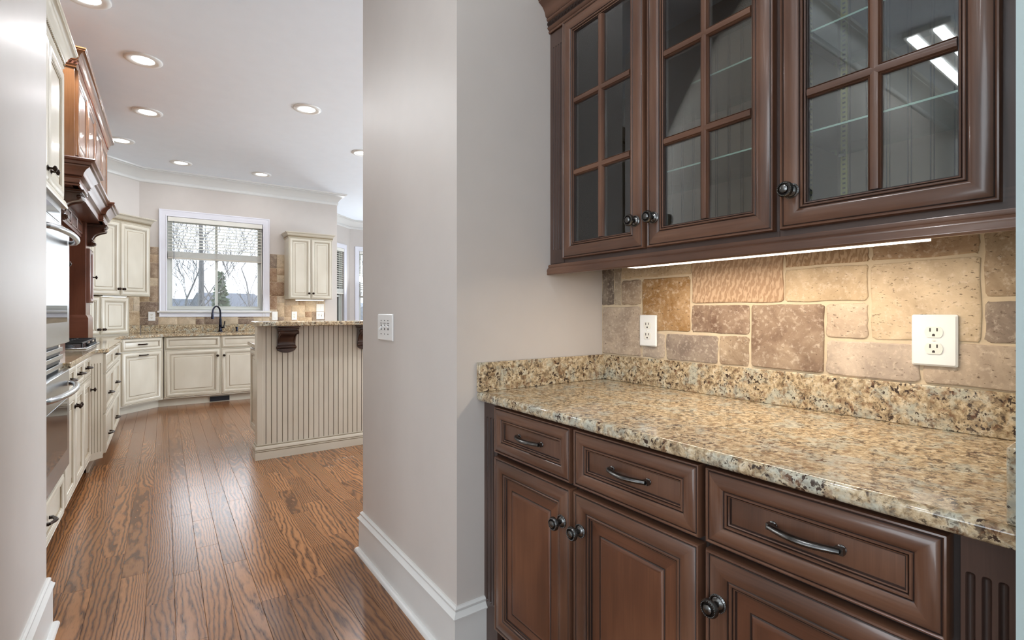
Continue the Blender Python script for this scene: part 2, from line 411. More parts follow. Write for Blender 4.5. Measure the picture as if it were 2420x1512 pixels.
struct(MB().box(-4.2, 6.8, -3.2, 10.7, CEIL, CEIL + 0.15).build('ceiling', 'ceiling', smooth=0), 'smooth pale white ceiling over kitchen and pantry', 'ceiling')
floor = struct(MB().box(-4.2, 6.8, -3.2, 10.7, -0.12, -0.0095).build('floor', 'gap_floor', smooth=0), 'stained oak plank floor running from pantry into kitchen', 'floor')
W_PB = wallbox('wall_pantry_back', XB, XB + 0.12, -0.3, YE, 'greige wall behind the dark pantry cabinets')
wallbox('wall_passage_right', XJ, 6.8, YE, YJ, 'thick greige wall right of the passage, with light switches')
wallbox('wall_passage_left', -4.2, XL, YE, YL, 'thick greige wall at left edge of the passage')
wallbox('wall_right', XJ, XB + 0.12, -3.2, 0.132, 'pale wall end at far right beside the pantry counter', mat='wall_cool_light')
wall_hole('wall_dining_left', 4.6, 0.15, [(0.9, 3.5, 0.6, 2.5)], 'wall of the room opposite the pantry with an added window', (-4.05, -3.2, 0), pi / 2, mat='wall_cool_light')
wall_hole('wall_dining_rear', 5.0, 0.15, [(1.5, 4.1, 0.6, 2.5)], 'rear wall of the room behind the viewer with an added window', (0.95, -3.05, 0), pi, mat='wall_cool_light')
wallbox('wall_left', XKL - 0.12, XKL, YL, 7.42, 'kitchen wall behind the ovens and range hood')
# diagonal wall from (XKL,7.415) to (XC0,YK)
wd = struct(MB().box(0, 1.1215, 0, 0.12, 0, CEIL).build('wall_diagonal', 'wall', None, (XKL, YK + XKL - XC0, 0), pi / 4, smooth=0), 'short diagonal wall in the kitchen corner', 'wall')
WX0, WX1, WZ0, WZ1 = 0.035, 1.212, 1.215, 2.50
W_KB = wall_hole('wall_back', XC1 - XC0, 0.15, [(WX0 - XC0, WX1 - XC0, WZ0, WZ1)], 'kitchen back wall around the sink window', (XC0, YK, 0), 0)
wallbox('wall_nook_side', XC1 - 0.15, XC1, YK + 0.15, 9.49, 'short wall between kitchen and breakfast nook')
NL = 1.216
wall_hole('wall_nook_left', NL, 0.15, [(NL / 2 - 0.365, NL / 2 + 0.365, 0.55, 2.48)], 'angled nook wall with a narrow window', (XC1, 9.49, 0), pi / 4)
wall_hole('wall_nook_back', 2.05, 0.15, [(0.195, 1.035, 0.55, 2.48)], 'back wall of the breakfast nook with a window', (3.162, 10.35, 0), 0)
wall_hole('wall_nook_right', 1.216, 0.15, [(0.243, 0.973, 0.55, 2.48)], 'right angled wall of the breakfast nook', (5.212, 10.35, 0), -pi / 4)
wallbox('wall_nook_end', 6.07, 6.8, 9.34, 9.49, 'wall between nook and kitchen side window')
wall_hole('wall_kitchen_right', 7.05, 0.15, [(3.0, 6.6, 0.1, 2.5)], 'far right kitchen wall with an added wide window', (6.6, 9.49, 0), -pi / 2)

# floor planks
def plank_mesh(w, l, tone):
    m = MB(); e = 0.0009
    m.v = [(0, 0, -0.0095), (w, 0, -0.0095), (w, l, -0.0095), (0, l, -0.0095), (0, 0, -e), (w, 0, -e), (w, l, -e), (0, l, -e), (e, e, 0), (w - e, e, 0), (w - e, l - e, 0), (e, l - e, 0)]
    for k in range(4):
        q = (k + 1) % 4; m.face((k, q, q + 4, k + 4), 0, 'y'); m.face((k + 4, q + 4, q + 8, k + 8), 0, 'y')
    m.face((8, 9, 10, 11), 0, 'y')
    return m
PW = 0.0965; npl = 0; rest = []
rp = random.Random(11)
k0 = -6
for k in range(-48, 70):
    x = 0.037 + PW * k
    vis = -6 <= k <= 16
    y = -3.2 + rp.random() * 0.6
    while y < 10.5:
        l = rp.choice([0.42, 0.55, 0.7, 0.85, 1.0, 1.25, 1.4]) * (0.9 + rp.random() * 0.2)
        if vis and y + l > 1.35 and y < 7.75 and not (k > 8 and y > 5.5) and not (k > 8 and y + l < 2.44) and npl < 296:
            tone = rp.random() ** 1.3
            m = plank_mesh(PW - 0.0007, l - 0.0008, tone)
            o = m.build('plank', 'oak', floor, (x, y, 0), smooth=0, uvoff=(rp.random() * 40, rp.random() * 40), tone=tone); npl += 1
        else: rest.append((x, y, PW - 0.0007, l - 0.0008))
        y += l
bigm = MB()
for (x, y, w, l) in rest:
    b = len(bigm.v); bigm.v += [(x, y, 0), (x + w, y, 0), (x + w, y + l, 0), (x, y + l, 0)]; bigm.face((b, b + 1, b + 2, b + 3), 0, 'y')
o = bigm.build('plank_field', 'oak', floor, smooth=0, tone=0.45); o['kind'] = 'stuff'
print('planks', npl)

# crown moulding, baseboards
CROWN = [(0, -0.175, 0), (0.012, -0.17, 0), (0.016, -0.16, 0), (0.016, -0.135, 0), (0.010, -0.128, 0), (0.014, -0.122, 0), (0.03, -0.10, 0), (0.055, -0.065, 0), (0.085, -0.04, 0), (0.108, -0.032, 0), (0.108, -0.022, 0), (0.125, -0.018, 0), (0.13, 0, 0)]
def crown(name, path, label, z=CEIL):
    m = MB().sweep([(a, z + b, c) for a, b, c in CROWN] + [(0, z, 0)], path)
    return struct(m.build(name, 'trim', smooth=50), label, 'crown moulding')
crown('trim_1', [(XKL, YL), (XKL, YK + XKL - XC0), (XC0, YK), (XC1, YK), (XC1, 9.49), (3.162, 10.35), (5.212, 10.35), (6.07, 9.49), (6.6, 9.49), (6.6, YJ), (XJ, YJ)], 'pale crown moulding around the kitchen and nook ceiling')
crown('trim_2', [(XB, 0.132), (XB, YE)][::-1], 'crown moulding above the pantry wall')
crown('trim_3', [(XJ, 0.132), (XJ, -3.05), (-4.05, -3.05), (-4.05, YE), (XL, YE)], 'crown moulding of the room behind the viewer')
BB = [(0, 0), (0.016, 0), (0.016, 0.158), (0.022, 0.161), (0.022, 0.165), (0.017, 0.170), (0.010, 0.181), (0.012, 0.184), (0.012, 0.190), (0.006, 0.196), (0, 0.196)]
SHOE = [(0.016, 0), (0.034, 0)] + [(0.016 + 0.018 * cos(radians(a)), 0.019 * sin(radians(a))) for a in (20, 40, 60, 80, 90)]
def base(name, path, label):
    m = MB().sweep([(a, b, 0) for a, b in BB], path); m.sweep([(a, b, 0) for a, b in SHOE], path)
    return struct(m.build(name, 'trim', smooth=40), label, 'baseboard')
base('baseboard_right', [(0.925, YE), (XJ, YE), (XJ, YJ), (6.0, YJ)][::-1], 'tall off-white baseboard wrapping the passage corner at centre')
base('baseboard_left', [(XL, YE), (XL, YL), (-0.45, YL)], 'tall off-white baseboard at lower left edge')
base('baseboard_rear', [(XJ, 0.132), (XJ, -3.05), (-4.05, -3.05), (-4.05, YE), (XL, YE)], 'baseboard of the room behind the viewer')
base('baseboard_nook', [(XC1, YK + 0.02), (XC1, 9.49), (3.162, 10.35), (5.212, 10.35), (6.07, 9.49), (6.6, 9.49), (6.6, 7.5)], 'baseboard under the nook windows')

# ------------------------------------------------------------------ windows
def make_window(name, label, x0, x1, z0, z1, loc, rotz, cas=0.09, stool=True, double='side', blind_to=None, blind_label=None, bcat_group=None, proud=0.022):
    """local x along wall, y=0 wall face, opening x0..x1, z0..z1"""
    w = bpy.data.objects.new(name, None); COL.objects.link(w); w.location = loc; w.rotation_euler = (0, 0, rotz)
    struct(w, label, 'window')
    t = cas
    prof = [(-t, 0, 0), (-t, proud, 0), (-t + 0.010, proud + 0.004, 0), (-t + 0.016, proud + 0.002, 0), (-t + 0.020, proud - 0.002, 0), (-t + 0.03, proud - 0.002, 0), (-0.016, proud - 0.008, 0), (-0.012, proud - 0.004, 0), (-0.004, proud - 0.006, 0), (0, proud - 0.008, 0), (0, -0.10, 0)]
    m = MB().rings(x0, x1, z0, z1, 0, prof, cap=False); m.build('casing', 'casing', w, smooth=40)
    if stool: MB().box(x0 - t - 0.02, x1 + t + 0.02, -0.05, -0.0005, z0 - 0.03, z0 - 0.005).build('stool', 'trim', w, bevel=0.004)
    fr = [(0.0, -0.045, 0), (0.026, -0.045, 0), (0.026, -0.06, 0), (0.036, -0.062, 0), (0.036, -0.10, 0)]
    MB().rings(x0, x1, z0, z1, 0, fr, cap=False).build('window_frame', 'vinyl', w, smooth=0)
    a, b, c, d = x0 + 0.034, x1 - 0.034, z0 + 0.034, z1 - 0.034
    sash = [(0, -0.075, 0), (0, -0.068, 0), (0.022, -0.068, 0), (0.026, -0.076, 0), (0.026, -0.09, 0)]
    if double == 'side':
        mid = (a + b) / 2 - 0.005
        parts = [(a, mid + 0.014, c, d), (mid - 0.014, b, c, d)]
        MB().box(mid - 0.017, mid + 0.017, 0.058, 0.085, c, d).build('mullion', 'vinyl', w)
    else:
        mid = (c + d) / 2
        parts = [(a, b, c, mid + 0.014), (a, b, mid - 0.014, d)]
        MB().box(a, b, 0.058, 0.085, mid - 0.017, mid + 0.017).build('meeting_rail', 'vinyl', w)
    for (p, q, r_, s_) in parts:
        sh = MB().rings(p, q, r_, s_, 0, sash, cap=False).build('sash', 'vinyl', w, smooth=0)
        MB().box(p + 0.02, q - 0.02, 0.080, 0.084, r_ + 0.02, s_ - 0.02).build('pane', 'win_glass', sh, smooth=0)
    if blind_to:
        bl = empty('window_blind', blind_label, 'blind', loc, rotz, bcat_group)
        xa, xb = x0 + 0.006, x1 - 0.006
        MB().box(xa, xb, -0.012, 0.0, z1 - 0.065, z1 - 0.003).build('valance', 'blind', bl, bevel=0.003)
        MB().box(xa + 0.01, xb - 0.01, 0.001, 0.05, z1 - 0.045, z1 - 0.004).build('head_rail', 'blind', bl)
        zs = []; z = z1 - 0.085
        while z > blind_to + 0.115: zs.append(z); z -= 0.0435
        sm = MB().box(xa + 0.004, xb - 0.004, 0.001, 0.051, -0.0015, 0.0015).build('slat', 'blind', mesh_only=True, smooth=0)
        for z in zs:
            s_ = bpy.data.objects.new('slat', sm); COL.objects.link(s_); s_.parent = bl; s_.location = (0, 0.002, z); s_.rotation_euler = (radians(22), 0, 0)
        for i in range(int(0.078 / 0.0065)):
            s_ = bpy.data.objects.new('slat', sm); COL.objects.link(s_); s_.parent = bl; s_.location = (0, 0, blind_to + 0.028 + i * 0.0065)
        MB().box(xa + 0.004, xb - 0.004, -0.002, 0.054, blind_to, blind_to + 0.022).build('bottom_rail', 'blindrail', bl, bevel=0.003)
        W_ = xb - xa
        for fx in ((0.12, 0.5, 0.88) if W_ > 0.9 else (0.2, 0.8)):
            lm = MB(); lm.box(xa + fx * W_ - 0.001, xa + fx * W_ + 0.001, -0.0005, 0.0005, blind_to + 0.02, z1 - 0.06)
            lm.box(xa + fx * W_ - 0.001, xa + fx * W_ + 0.001, 0.0525, 0.0535, blind_to + 0.02, z1 - 0.06)
            lm.build('ladder_cord', 'cord', bl, smooth=0)
        MB().tube([(xa + 0.07, -0.014, z1 - 0.06), (xa + 0.072, -0.016, z1 - 0.72)], 0.004, 6).build('tilt_wand', 'wand', bl)
        if W_ > 0.9:
            for dx in (0.0, 0.035):
                MB().tube([(xb - 0.02, -0.014, z1 - 0.06), (xb - 0.01 + dx * 0.2, -0.016, z0 + 0.3), (xb + 0.005 + dx, -0.03, z0 - 0.12 + dx)], 0.0022, 5).build('lift_cord', 'cord', bl)
    return w
make_window('window_1', 'kitchen sink window with two sashes and a half-raised blind', WX0, WX1, WZ0, WZ1, (0, YK, 0), 0, blind_to=1.925, blind_label='white slat blind half raised in the window over the sink')
make_window('window_2', 'narrow nook window on the angled wall, left one', -0.365, 0.365, 0.55, 2.48, (XC1 + (NL / 2) * cos(pi / 4), 9.49 + (NL / 2) * sin(pi / 4), 0), pi / 4, 0.085, True, 'hung', 1.56, 'white slat blind on the angled nook window, seen edge-on')
make_window('window_3', 'nook window beside the passage wall edge', 3.357, 4.197, 0.55, 2.48, (0, 10.35, 0), 0, 0.09, True, 'hung', 1.52, 'white slat blind on the nook window next to the passage wall edge')
make_window('window_4', 'right angled nook window hidden from view', 0.243, 0.973, 0.55, 2.48, (5.212, 10.35, 0), -pi / 4, 0.085, True, 'hung')
make_window('window_5', 'wide unseen window added for light on the far right kitchen wall', 3.0, 6.6, 0.1, 2.5, (6.6, 9.49, 0), -pi / 2, 0.09, False, 'side')  # unseen side window, added to let light into the kitchen
make_window('window_6', 'window added for light in the room opposite the pantry', 0.9, 3.5, 0.6, 2.5, (-4.05, -3.2, 0), pi / 2, 0.09, True, 'side')  # this and the rear window are added to give cool daylight
make_window('window_7', 'window added for light in the rear wall behind the viewer', 1.5, 4.1, 0.6, 2.5, (0.95, -3.05, 0), pi, 0.09, True, 'side')

# ------------------------------------------------------------------ stone tiles
def tile_obj(w, h, parent, loc, rotz, col, mat='tile', th=0.009, n=3, jit=0.0021, hero=True, rnd=random):
    """tumbled tile: irregular rounded outline, local x width, z height, front -y"""
    pts = []
    r = min(0.0095, min(w, h) * 0.12) if hero else min(w, h) * 0.07
    for (cx, cz, a0) in ((w - r, r, -90), (w - r, h - r, 0), (r, h - r, 90), (r, r, 180)):
        k = 3 if hero else 1
        for i in range(k + 1):
            a = radians(a0 + 90 * i / k); pts.append([cx + r * cos(a), cz + r * sin(a)])
        if hero:   # uneven side midpoints
            nx = {-90: (w, None), 0: (None, h), 90: (0, None), 180: (None, 0)}[a0]
            for f in (0.3, 0.55, 0.8):
                if nx[0] is not None: pts.append([nx[0], r + (h - 2 * r) * (f if a0 == -90 else 1 - f)])
                else: pts.append([(w - r) - (w - 2 * r) * f if a0 == 0 else r + (w - 2 * r) * f, nx[1]])
    P = [(x + (rnd.random() - 0.5) * 2 * jit, z + (rnd.random() - 0.5) * 2 * jit) for x, z in pts]
    c = (w / 2, h / 2); m = MB(); nn = len(P)
    def ring(k_in, y): return [(x + (c[0] - x) * k_in / w * 2, y, z + (c[1] - z) * k_in / h * 2) for x, z in P]
    rr = [ring(0, 0), ring(0, -th * 0.6), ring(0.0015 if hero else 0.002, -th * 0.92), ring(0.004, -th)]
    if not hero: rr = [rr[0], rr[1], rr[3]]
    for q in rr: m.v += q
    for j in range(len(rr) - 1):
        for i in range(nn):
            k = (i + 1) % nn; m.face((j * nn + i, j * nn + k, (j + 1) * nn + k, (j + 1) * nn + i))
    m.face([(len(rr) - 1) * nn + i for i in range(nn)])
    o = m.build('tile', mat, parent, loc, rotz, smooth=50 if hero else 30); o.color = col
    return o
g = MB().box(XB - 0.0075, XB - 0.0005, 0.1325, YE, 1.014, 1.372).build('grout', 'grout', W_PB, smooth=0)
TILES = [(1.407, 1.472, 1.220, 1.372, (88, 78, 72), 0), (1.369, 1.402, 1.220, 1.372, (150, 136, 118), 0), (1.268, 1.470, 1.020, 1.211, (176, 158, 140), 0),
    (1.268, 1.364, 1.220, 1.315, (140, 118, 98), 0), (1.046, 1.365, 1.323, 1.372, (190, 166, 132), 0), (1.051, 1.260, 1.122, 1.315, (158, 116, 62), 0),
    (1.158, 1.260, 1.020, 1.112, (176, 162, 148), 0), (0.945, 1.150, 1.020, 1.112, (140, 126, 116), 0), (0.838, 1.043, 1.121, 1.214, (120, 94, 78), 0),
    (0.838, 0.938, 1.020, 1.113, (144, 122, 100), 0), (0.733, 1.041, 1.221, 1.372, (176, 144, 114), 1), (0.623, 0.829, 1.020, 1.213, (130, 106, 88), 0),
    (0.518, 0.727, 1.221, 1.315, (196, 172, 138), 0), (0.516, 0.727, 1.323, 1.372, (160, 130, 98), 1), (0.518, 0.616, 1.122, 1.214, (192, 172, 150), 0),
    (0.300, 0.510, 1.122, 1.315, (206, 184, 152), 0), (0.303, 0.508, 1.323, 1.372, (150, 116, 82), 0), (0.410, 0.616, 1.020, 1.113, (190, 174, 158), 0),
    (0.200, 0.402, 1.020, 1.116, (188, 170, 150), 0), (0.135, 0.293, 1.122, 1.214, (128, 114, 104), 0), (0.135, 0.293, 1.224, 1.372, (152, 128, 100), 0), (0.135, 0.193, 1.02, 1.116, (170, 150, 130), 0)]
rt = random.Random(5)
for (y0, y1, z0, z1, c, wv) in TILES:
    tile_obj(y1 - y0, z1 - z0, W_PB, (XB - 0.0072, y1, z0), -pi / 2, srgb(*c), 'tile_wavy' if wv else 'tile', 0.0030 + rt.random() * 0.0022, rnd=rt)

def tile_region(parent, x0, x1, z0, z1, to_world, rotz, seed, holes=()):
    """random modular pattern of 4 inch module tiles on a region (local x, z)"""
    rr = random.Random(seed); u = 0.1035; nx = max(1, round((x1 - x0) / u)); nz = max(1, round((z1 - z0) / u)); ux = (x1 - x0) / nx; uz = (z1 - z0) / nz
    occ = [[False] * nz for _ in range(nx)]
    pal = [(196, 178, 152), (176, 150, 122), (150, 128, 108), (128, 112, 100), (204, 186, 160), (140, 104, 76), (186, 162, 132), (116, 96, 84), (168, 142, 108), (190, 172, 150)]
    for j in range(nz):
        for i in range(nx):
            if occ[i][j]: continue
            opts = [(1, 1)] + [(2, 1)] * 3 + [(1, 2)] * 1 + [(2, 2)] * 3
            rr.shuffle(opts)
            for (a, b) in opts + [(1, 1)]:
                if i + a <= nx and j + b <= nz and all(not occ[i + p][j + q] for p in range(a) for q in range(b)): break
            for p in range(a):
                for q in range(b): occ[i + p][j + q] = True
            gx = 0.006
            tile_obj(a * ux - gx, b * uz - gx, parent, to_world(x0 + i * ux + gx / 2, z0 + j * uz + gx / 2), rotz, srgb(*rr.choice(pal)), 'tile', 0.006, hero=False, jit=0.001, rnd=rr)
def grout_local(parent, x0, x1, z0, z1): MB().box(x0, x1, -0.0045, -0.0005, z0, z1).build('grout', 'grout', parent, smooth=0)
for (a, b, c, d, s) in ((-0.267, -0.058, 1.016, 2.07, 1), (-0.058, 1.303, 1.016, 1.185, 2), (1.303, 1.51, 1.016, 2.07, 3), (1.51, 2.11, 1.016, 1.39, 4)):
    grout_local(W_KB, a - XC0, b - XC0, c, d)
    tile_region(W_KB, a - XC0, b - XC0, c, d, lambda x, z: (x, -0.0043, z), 0, s)
grout_local(wd, 0.35, 1.1215, 1.016, 2.07)
tile_region(wd, 0.55, 1.1215, 1.016, 1.39, lambda x, z: (x, -0.0043, z), 0, 8)
tile_region(wd, 0.92, 1.1215, 1.39, 2.07, lambda x, z: (x, -0.0043, z), 0, 9)

# ------------------------------------------------------------------ cabinet parts
def scaled(prof, k, kh=1.0): return [(t * k, h * kh, m) for t, h, m in prof]
FRAME = [(0, -0.009, 0), (0, 0.014, 0), (0.002, 0.018, 0), (0.005, 0.019, 0), (0.0075, 0.0165, 0), (0.0085, 0.0150, 1), (0.0105, 0.0165, 1), (0.018, 0.0205, 0), (0.030, 0.0225, 0), (0.040, 0.0205, 0), (0.047, 0.0165, 0),
         (0.0485, 0.0140, 1), (0.050, 0.0150, 1), (0.0515, 0.0165, 0), (0.0545, 0.0165, 0), (0.056, 0.0140, 0), (0.0570, 0.0110, 1), (0.0585, 0.0125, 1), (0.061, 0.0115, 0), (0.0625, 0.0075, 1), (0.064, 0.0075, 1)]
PANEL = FRAME + [(0.090, 0.0090, 2), (0.0925, 0.0080, 1), (0.0945, 0.0095, 1), (0.098, 0.0125, 2), (0.101, 0.0130, 2), (0.104, 0.0130, 2)]
DRAW = scaled(FRAME, 0.82)
def knob(parent, x, z, yf, mats=('pewter', 'pewter_dark'), s=1.0, rope=True, name='knob'):
    m = MB()
    m.lathe([(0.0150 * s, 0), (0.0150 * s, 0.0015 * s), (0.0125 * s, 0.003 * s), (0.0105 * s, 0.0025 * s), (0.009 * s, 0.004 * s), (0.0055 * s, 0.006 * s), (0.0050 * s, 0.014 * s), (0.0065 * s, 0.0175 * s), (0.0125 * s, 0.0195 * s), (0.0155 * s, 0.023 * s), (0.0155 * s, 0.026 * s), (0.0135 * s, 0.0295 * s), (0.0115 * s, 0.0295 * s), (0.0105 * s, 0.0280 * s), (0.0085 * s, 0.0285 * s), (0.0075 * s, 0.0315 * s), (0.004 * s, 0.0335 * s)],
            (0, 0, 0), '-y', 22 if rope else 12, [0, 0, 1, 0, 0, 0, 0, 0, 0, 0, 0, 0, 1, 1, 0, 0], True)
    if rope:
        for rr_, yy in ((0.0125 * s, 0.0298 * s), (0.0142 * s, 0.0030 * s)):
            for i in range(26):
                a = 2 * pi * i / 26; cx, cz = rr_ * cos(a), rr_ * sin(a); q = 0.0011 * s
                m.add([(cx - q, -yy, cz), (cx, -yy, cz - q), (cx + q, -yy, cz), (cx, -yy, cz + q), (cx, -yy - q, cz)], [(0, 1, 4), (1, 2, 4), (2, 3, 4), (3, 0, 4)])
    return m.build(name, mats, parent, (x, yf, z), smooth=40)
def pull(parent, x, z, yf, L=0.10, mats=('pewter', 'pewter_dark'), rope=True, s=1.0):
    m = MB(); n = 14; path = []; rs = []
    for i in range(n + 1):
        f = i / n; xx = -L / 2 + L * f; d = 0.012 + 0.016 * sin(pi * f); path.append((xx, -d * s, 0)); rs.append((0.0092 - 0.0012 * abs(2 * f - 1)) * s)
    m.tube(path, rs, 10, 0, 0.7)
    for sx in (-1, 1):
        m.box(sx * L / 2 - 0.007 * s, sx * L / 2 + 0.007 * s, -0.014 * s, -0.003, -0.0055 * s, 0.0055 * s)
        m.lathe([(0.008 * s, 0), (0.008 * s, 0.002), (0.0055 * s, 0.004), (0.0045 * s, 0.012 * s)], (sx * L / 2, 0, 0), '-y', 12)
    if rope:
        for i in range(40):
            f = (i + 0.5) / 40
            if 0.06 < f < 0.94:
                xx = -L / 2 + L * f; d = (0.012 + 0.016 * sin(pi * f)) * s + 0.0036; q = L / 95
                m.add([(xx - q, -d, -0.0048), (xx + q * 0.6, -d - 0.0012, -0.0058), (xx + q * 1.6, -d - 0.0005, -0.001), (xx, -d, 0.0005), (xx + q * 0.3, -d - 0.0022, -0.003)], [(0, 1, 4), (1, 2, 4), (2, 3, 4), (3, 0, 4)])
    return m.build('pull', mats, parent, (x, yf, z), smooth=40)
CH = ('cherry', 'cherry_dark', 'cherry_panel'); CR = ('cream', 'cream_glaze', 'cream')
def door(parent, x0, x1, z0, z1, mats=CH, yb=0.0, kn=None, km=('pewter', 'pewter_dark'), name='door', prof=None, pl=None, rope=True, ks=1.0, k=1.0, label=None):
    W_, H_ = x1 - x0, z1 - z0
    prof = prof or PANEL
    lim = min(W_, H_) / 2 - 0.004
    if prof[-1][0] * k > lim: prof = [p for p in FRAME]; k = min(k, lim / prof[-1][0] * 0.92)
    prof = [(t * k, h, m) for t, h, m in prof]
    if len(prof) == len(FRAME): prof = prof + [(prof[-1][0] + 0.001, 0.0085, 0)]
    m = MB().rings(x0, x1, z0, z1, yb, prof)
    d = m.build(name, mats, parent, smooth=42)
    if kn: knob(d, kn[0], kn[1], yb - 0.0205, km, ks, rope)
    if pl: pull(d, pl[0], pl[1], yb - pl[3], pl[2], km, rope, ks)
    return d
def fluted(parent, x0, x1, z0, z1, zf0, zf1, n, mats, yf=0.0, th=0.018, r=0.0055, pitch=None, name='fluted_filler', side=None):
    """flat board with n round-ended flutes"""
    W_ = x1 - x0; pitch = pitch or W_ / (n + 0.9); cx = [(x0 + x1) / 2 + (i - (n - 1) / 2) * pitch for i in range(n)]
    xs = [x0]
    for c in cx: xs += [c - r * 1.02, c - r * 0.97, c - r * 0.8, c - r * 0.5, c, c + r * 0.5, c + r * 0.8, c + r * 0.97, c + r * 1.02]
    xs.append(x1)
    ends = [0, 0.1 * r, 0.35 * r, 0.7 * r, 1.05 * r, 1.5 * r]
    zs = [z0] + [zf0 - r * 1.02 + e for e in ends] + [zf0 + r * 1.5, zf1 - r * 1.5] + [zf1 + r * 1.02 - e for e in ends[::-1]] + [z1]
    zs = sorted(set(round(z, 6) for z in zs))
    def fn(x, z):
        d = 9
        for c in cx:
            zz = 0 if zf0 <= z <= zf1 else (zf0 - z if z < zf0 else z - zf1)
            d = min(d, sqrt((x - c) ** 2 + zz ** 2))
        return yf + (sqrt(max(0, r * r - d * d)) if d < r else 0)
    m = MB(); m.field(xs, zs, lambda x, z: fn(x, z), 0, 1, yf + r * 0.45)
    m.add([(x0, yf, z0), (x0, yf + th, z0), (x0, yf + th, z1), (x0, yf, z1), (x1, yf, z0), (x1, yf + th, z0), (x1, yf + th, z1), (x1, yf, z1)], [(0, 1, 2, 3), (4, 7, 6, 5), (3, 2, 6, 7), (0, 4, 5, 1)])
    return m.build(name, mats, parent, smooth=50)
def rope_trim(parent, path2, z, r, mats, name='rope_trim', pitch=None):
    """row of slanted beads along polyline path2 [(x,y)]"""
    m = MB(); pitch = pitch or r * 1.9
    for a, b in zip(path2[:-1], path2[1:]):
        A, B = Vector(a), Vector(b); L = (B - A).length; n = max(1, int(L / pitch)); d = (B - A).normalized(); o = Vector((d.y, -d.x))
        for i in range(n):
            c = A + d * ((i + 0.5) * L / n); ax = Vector((d.x, d.y, 0)); up = Vector((0, 0, 1)); ou = Vector((o.x, o.y, 0))
            q = (ax * 0.55 + up).normalized(); C_ = Vector((c.x, c.y, z))
            pts = [C_ + q * r, C_ - q * r, C_ + ax * r * 0.62, C_ - ax * r * 0.62, C_ + ou * r * 0.75, C_ + q * r * 0.6 + ax * r * 0.45 + ou * r * 0.35, C_ - q * r * 0.6 - ax * r * 0.45 + ou * r * 0.35]
            m.add(pts, [(0, 4, 5), (5, 4, 2), (2, 4, 1), (1, 4, 6), (6, 4, 3), (3, 4, 0), (0, 5, 2), (1, 6, 3)])
    return m.build(name, mats, parent, smooth=60)
CABCROWN = [(0, 0, 0), (0.006, 0.0, 0), (0.008, 0.006, 0), (0.004, 0.010, 1), (0.010, 0.014, 0), (0.014, 0.020, 0), (0.010, 0.024, 1), (0.010, 0.044, 1), (0.016, 0.047, 0), (0.018, 0.052, 0), (0.016, 0.056, 1), (0.022, 0.060, 0), (0.026, 0.075, 0), (0.036, 0.092, 0), (0.050, 0.102, 0), (0.056, 0.104, 0), (0.056, 0.110, 0), (0.062, 0.114, 0), (0.062, 0.122, 0), (0, 0.122, 0)]

def cab_crown(parent, path, z, mats, k=1.0, rope=True, rm=None, name='crown', rp_=None):
    m = MB().sweep([(a * k, z + b * k, c) for a, b, c in CABCROWN], path); m.build(name, mats, parent, smooth=45)
    if rope:
        off = 0.013 * k; P = [Vector(p) for p in path]; q = []
        for i, p in enumerate(P):
            d0 = (P[i] - P[i - 1]).normalized() if i else (P[1] - P[0]).normalized(); d1 = (P[i + 1] - P[i]).normalized() if i < len(P) - 1 else d0
            n0, n1 = Vector((d0.y, -d0.x)), Vector((d1.y, -d1.x)); mt = (n0 + n1).normalized(); q.append(tuple(p + mt * off / max(.3, mt.dot(n0))))
        rope_trim(parent, q, z + 0.034 * k, 0.0095 * k, rm or mats, pitch=rp_)

# ------------------------------------------------------------------ pantry base cabinets (front plane X=0.92, facing -X)
FX = 0.922
def pl_(y): return YE - y      # local x from world Y for pantry units
def base_unit(label, y_hi, y_lo, doors, fl=None):
    """y_hi > y_lo in world; local origin at (FX, y_hi, 0)"""
    c = empty('base_cabinet', label, 'cabinet', (FX, y_hi, 0), -pi / 2)
    W_ = y_hi - y_lo
    MB().box(0.0, W_, 0.014, XB - FX - 0.002, 0.10, 0.8835).build('carcass', 'cherry_frame', c, smooth=0)
    MB().box(0.0, W_, 0.06, 0.075, 0.0, 0.10).build('toe_kick', 'cherry_frame', c, smooth=0)
    MB().box(0.0, W_, 0.010, 0.014, 0.10, 0.882).build('face_frame', 'cherry_gap_shade', c, smooth=0)
    for (a, b, side) in doors:
        x0, x1 = y_hi - a, y_hi - b
        MB().rings(x0, x1, 0.722, 0.8745, 0, DRAW + [(DRAW[-1][0] + 0.001, 0.0078, 0)])
        dr = MB().rings(x0, x1, 0.722, 0.8745, 0, DRAW + [(DRAW[-1][0] + 0.001, 0.0078, 0)]).build('drawer', CH, c, smooth=42)
        pull(dr, (x0 + x1) / 2 - 0.002, 0.799, -0.008, 0.112)
        dz1 = 0.708
        kx = x1 - 0.031 if side == 'R' else x0 + 0.031
        door(c, x0, x1, 0.128, dz1, kn=(kx, 0.611), ks=1.2)
    if fl:
        a, b, n, pitch = fl
        fluted(c, y_hi - a, y_hi - b, 0.0, 0.883, 0.19, 0.822, n, ('cherry_frame', 'cherry_dark'), -0.002, 0.02, 0.0052, pitch)
    return c
base_unit('dark cherry base cabinet with two drawers over two doors, left under granite counter', YE - 0.001, 0.6055, [(1.387, 1.0085, 'R'), (0.996, 0.612, 'L')], (1.4735, 1.391, 3, 0.022))
base_unit('dark cherry base cabinet with one wide drawer over one door, right end by wall', 0.6045, 0.1335, [(0.598, 0.215, 'L')], (0.205, 0.134, 4, 0.0168))

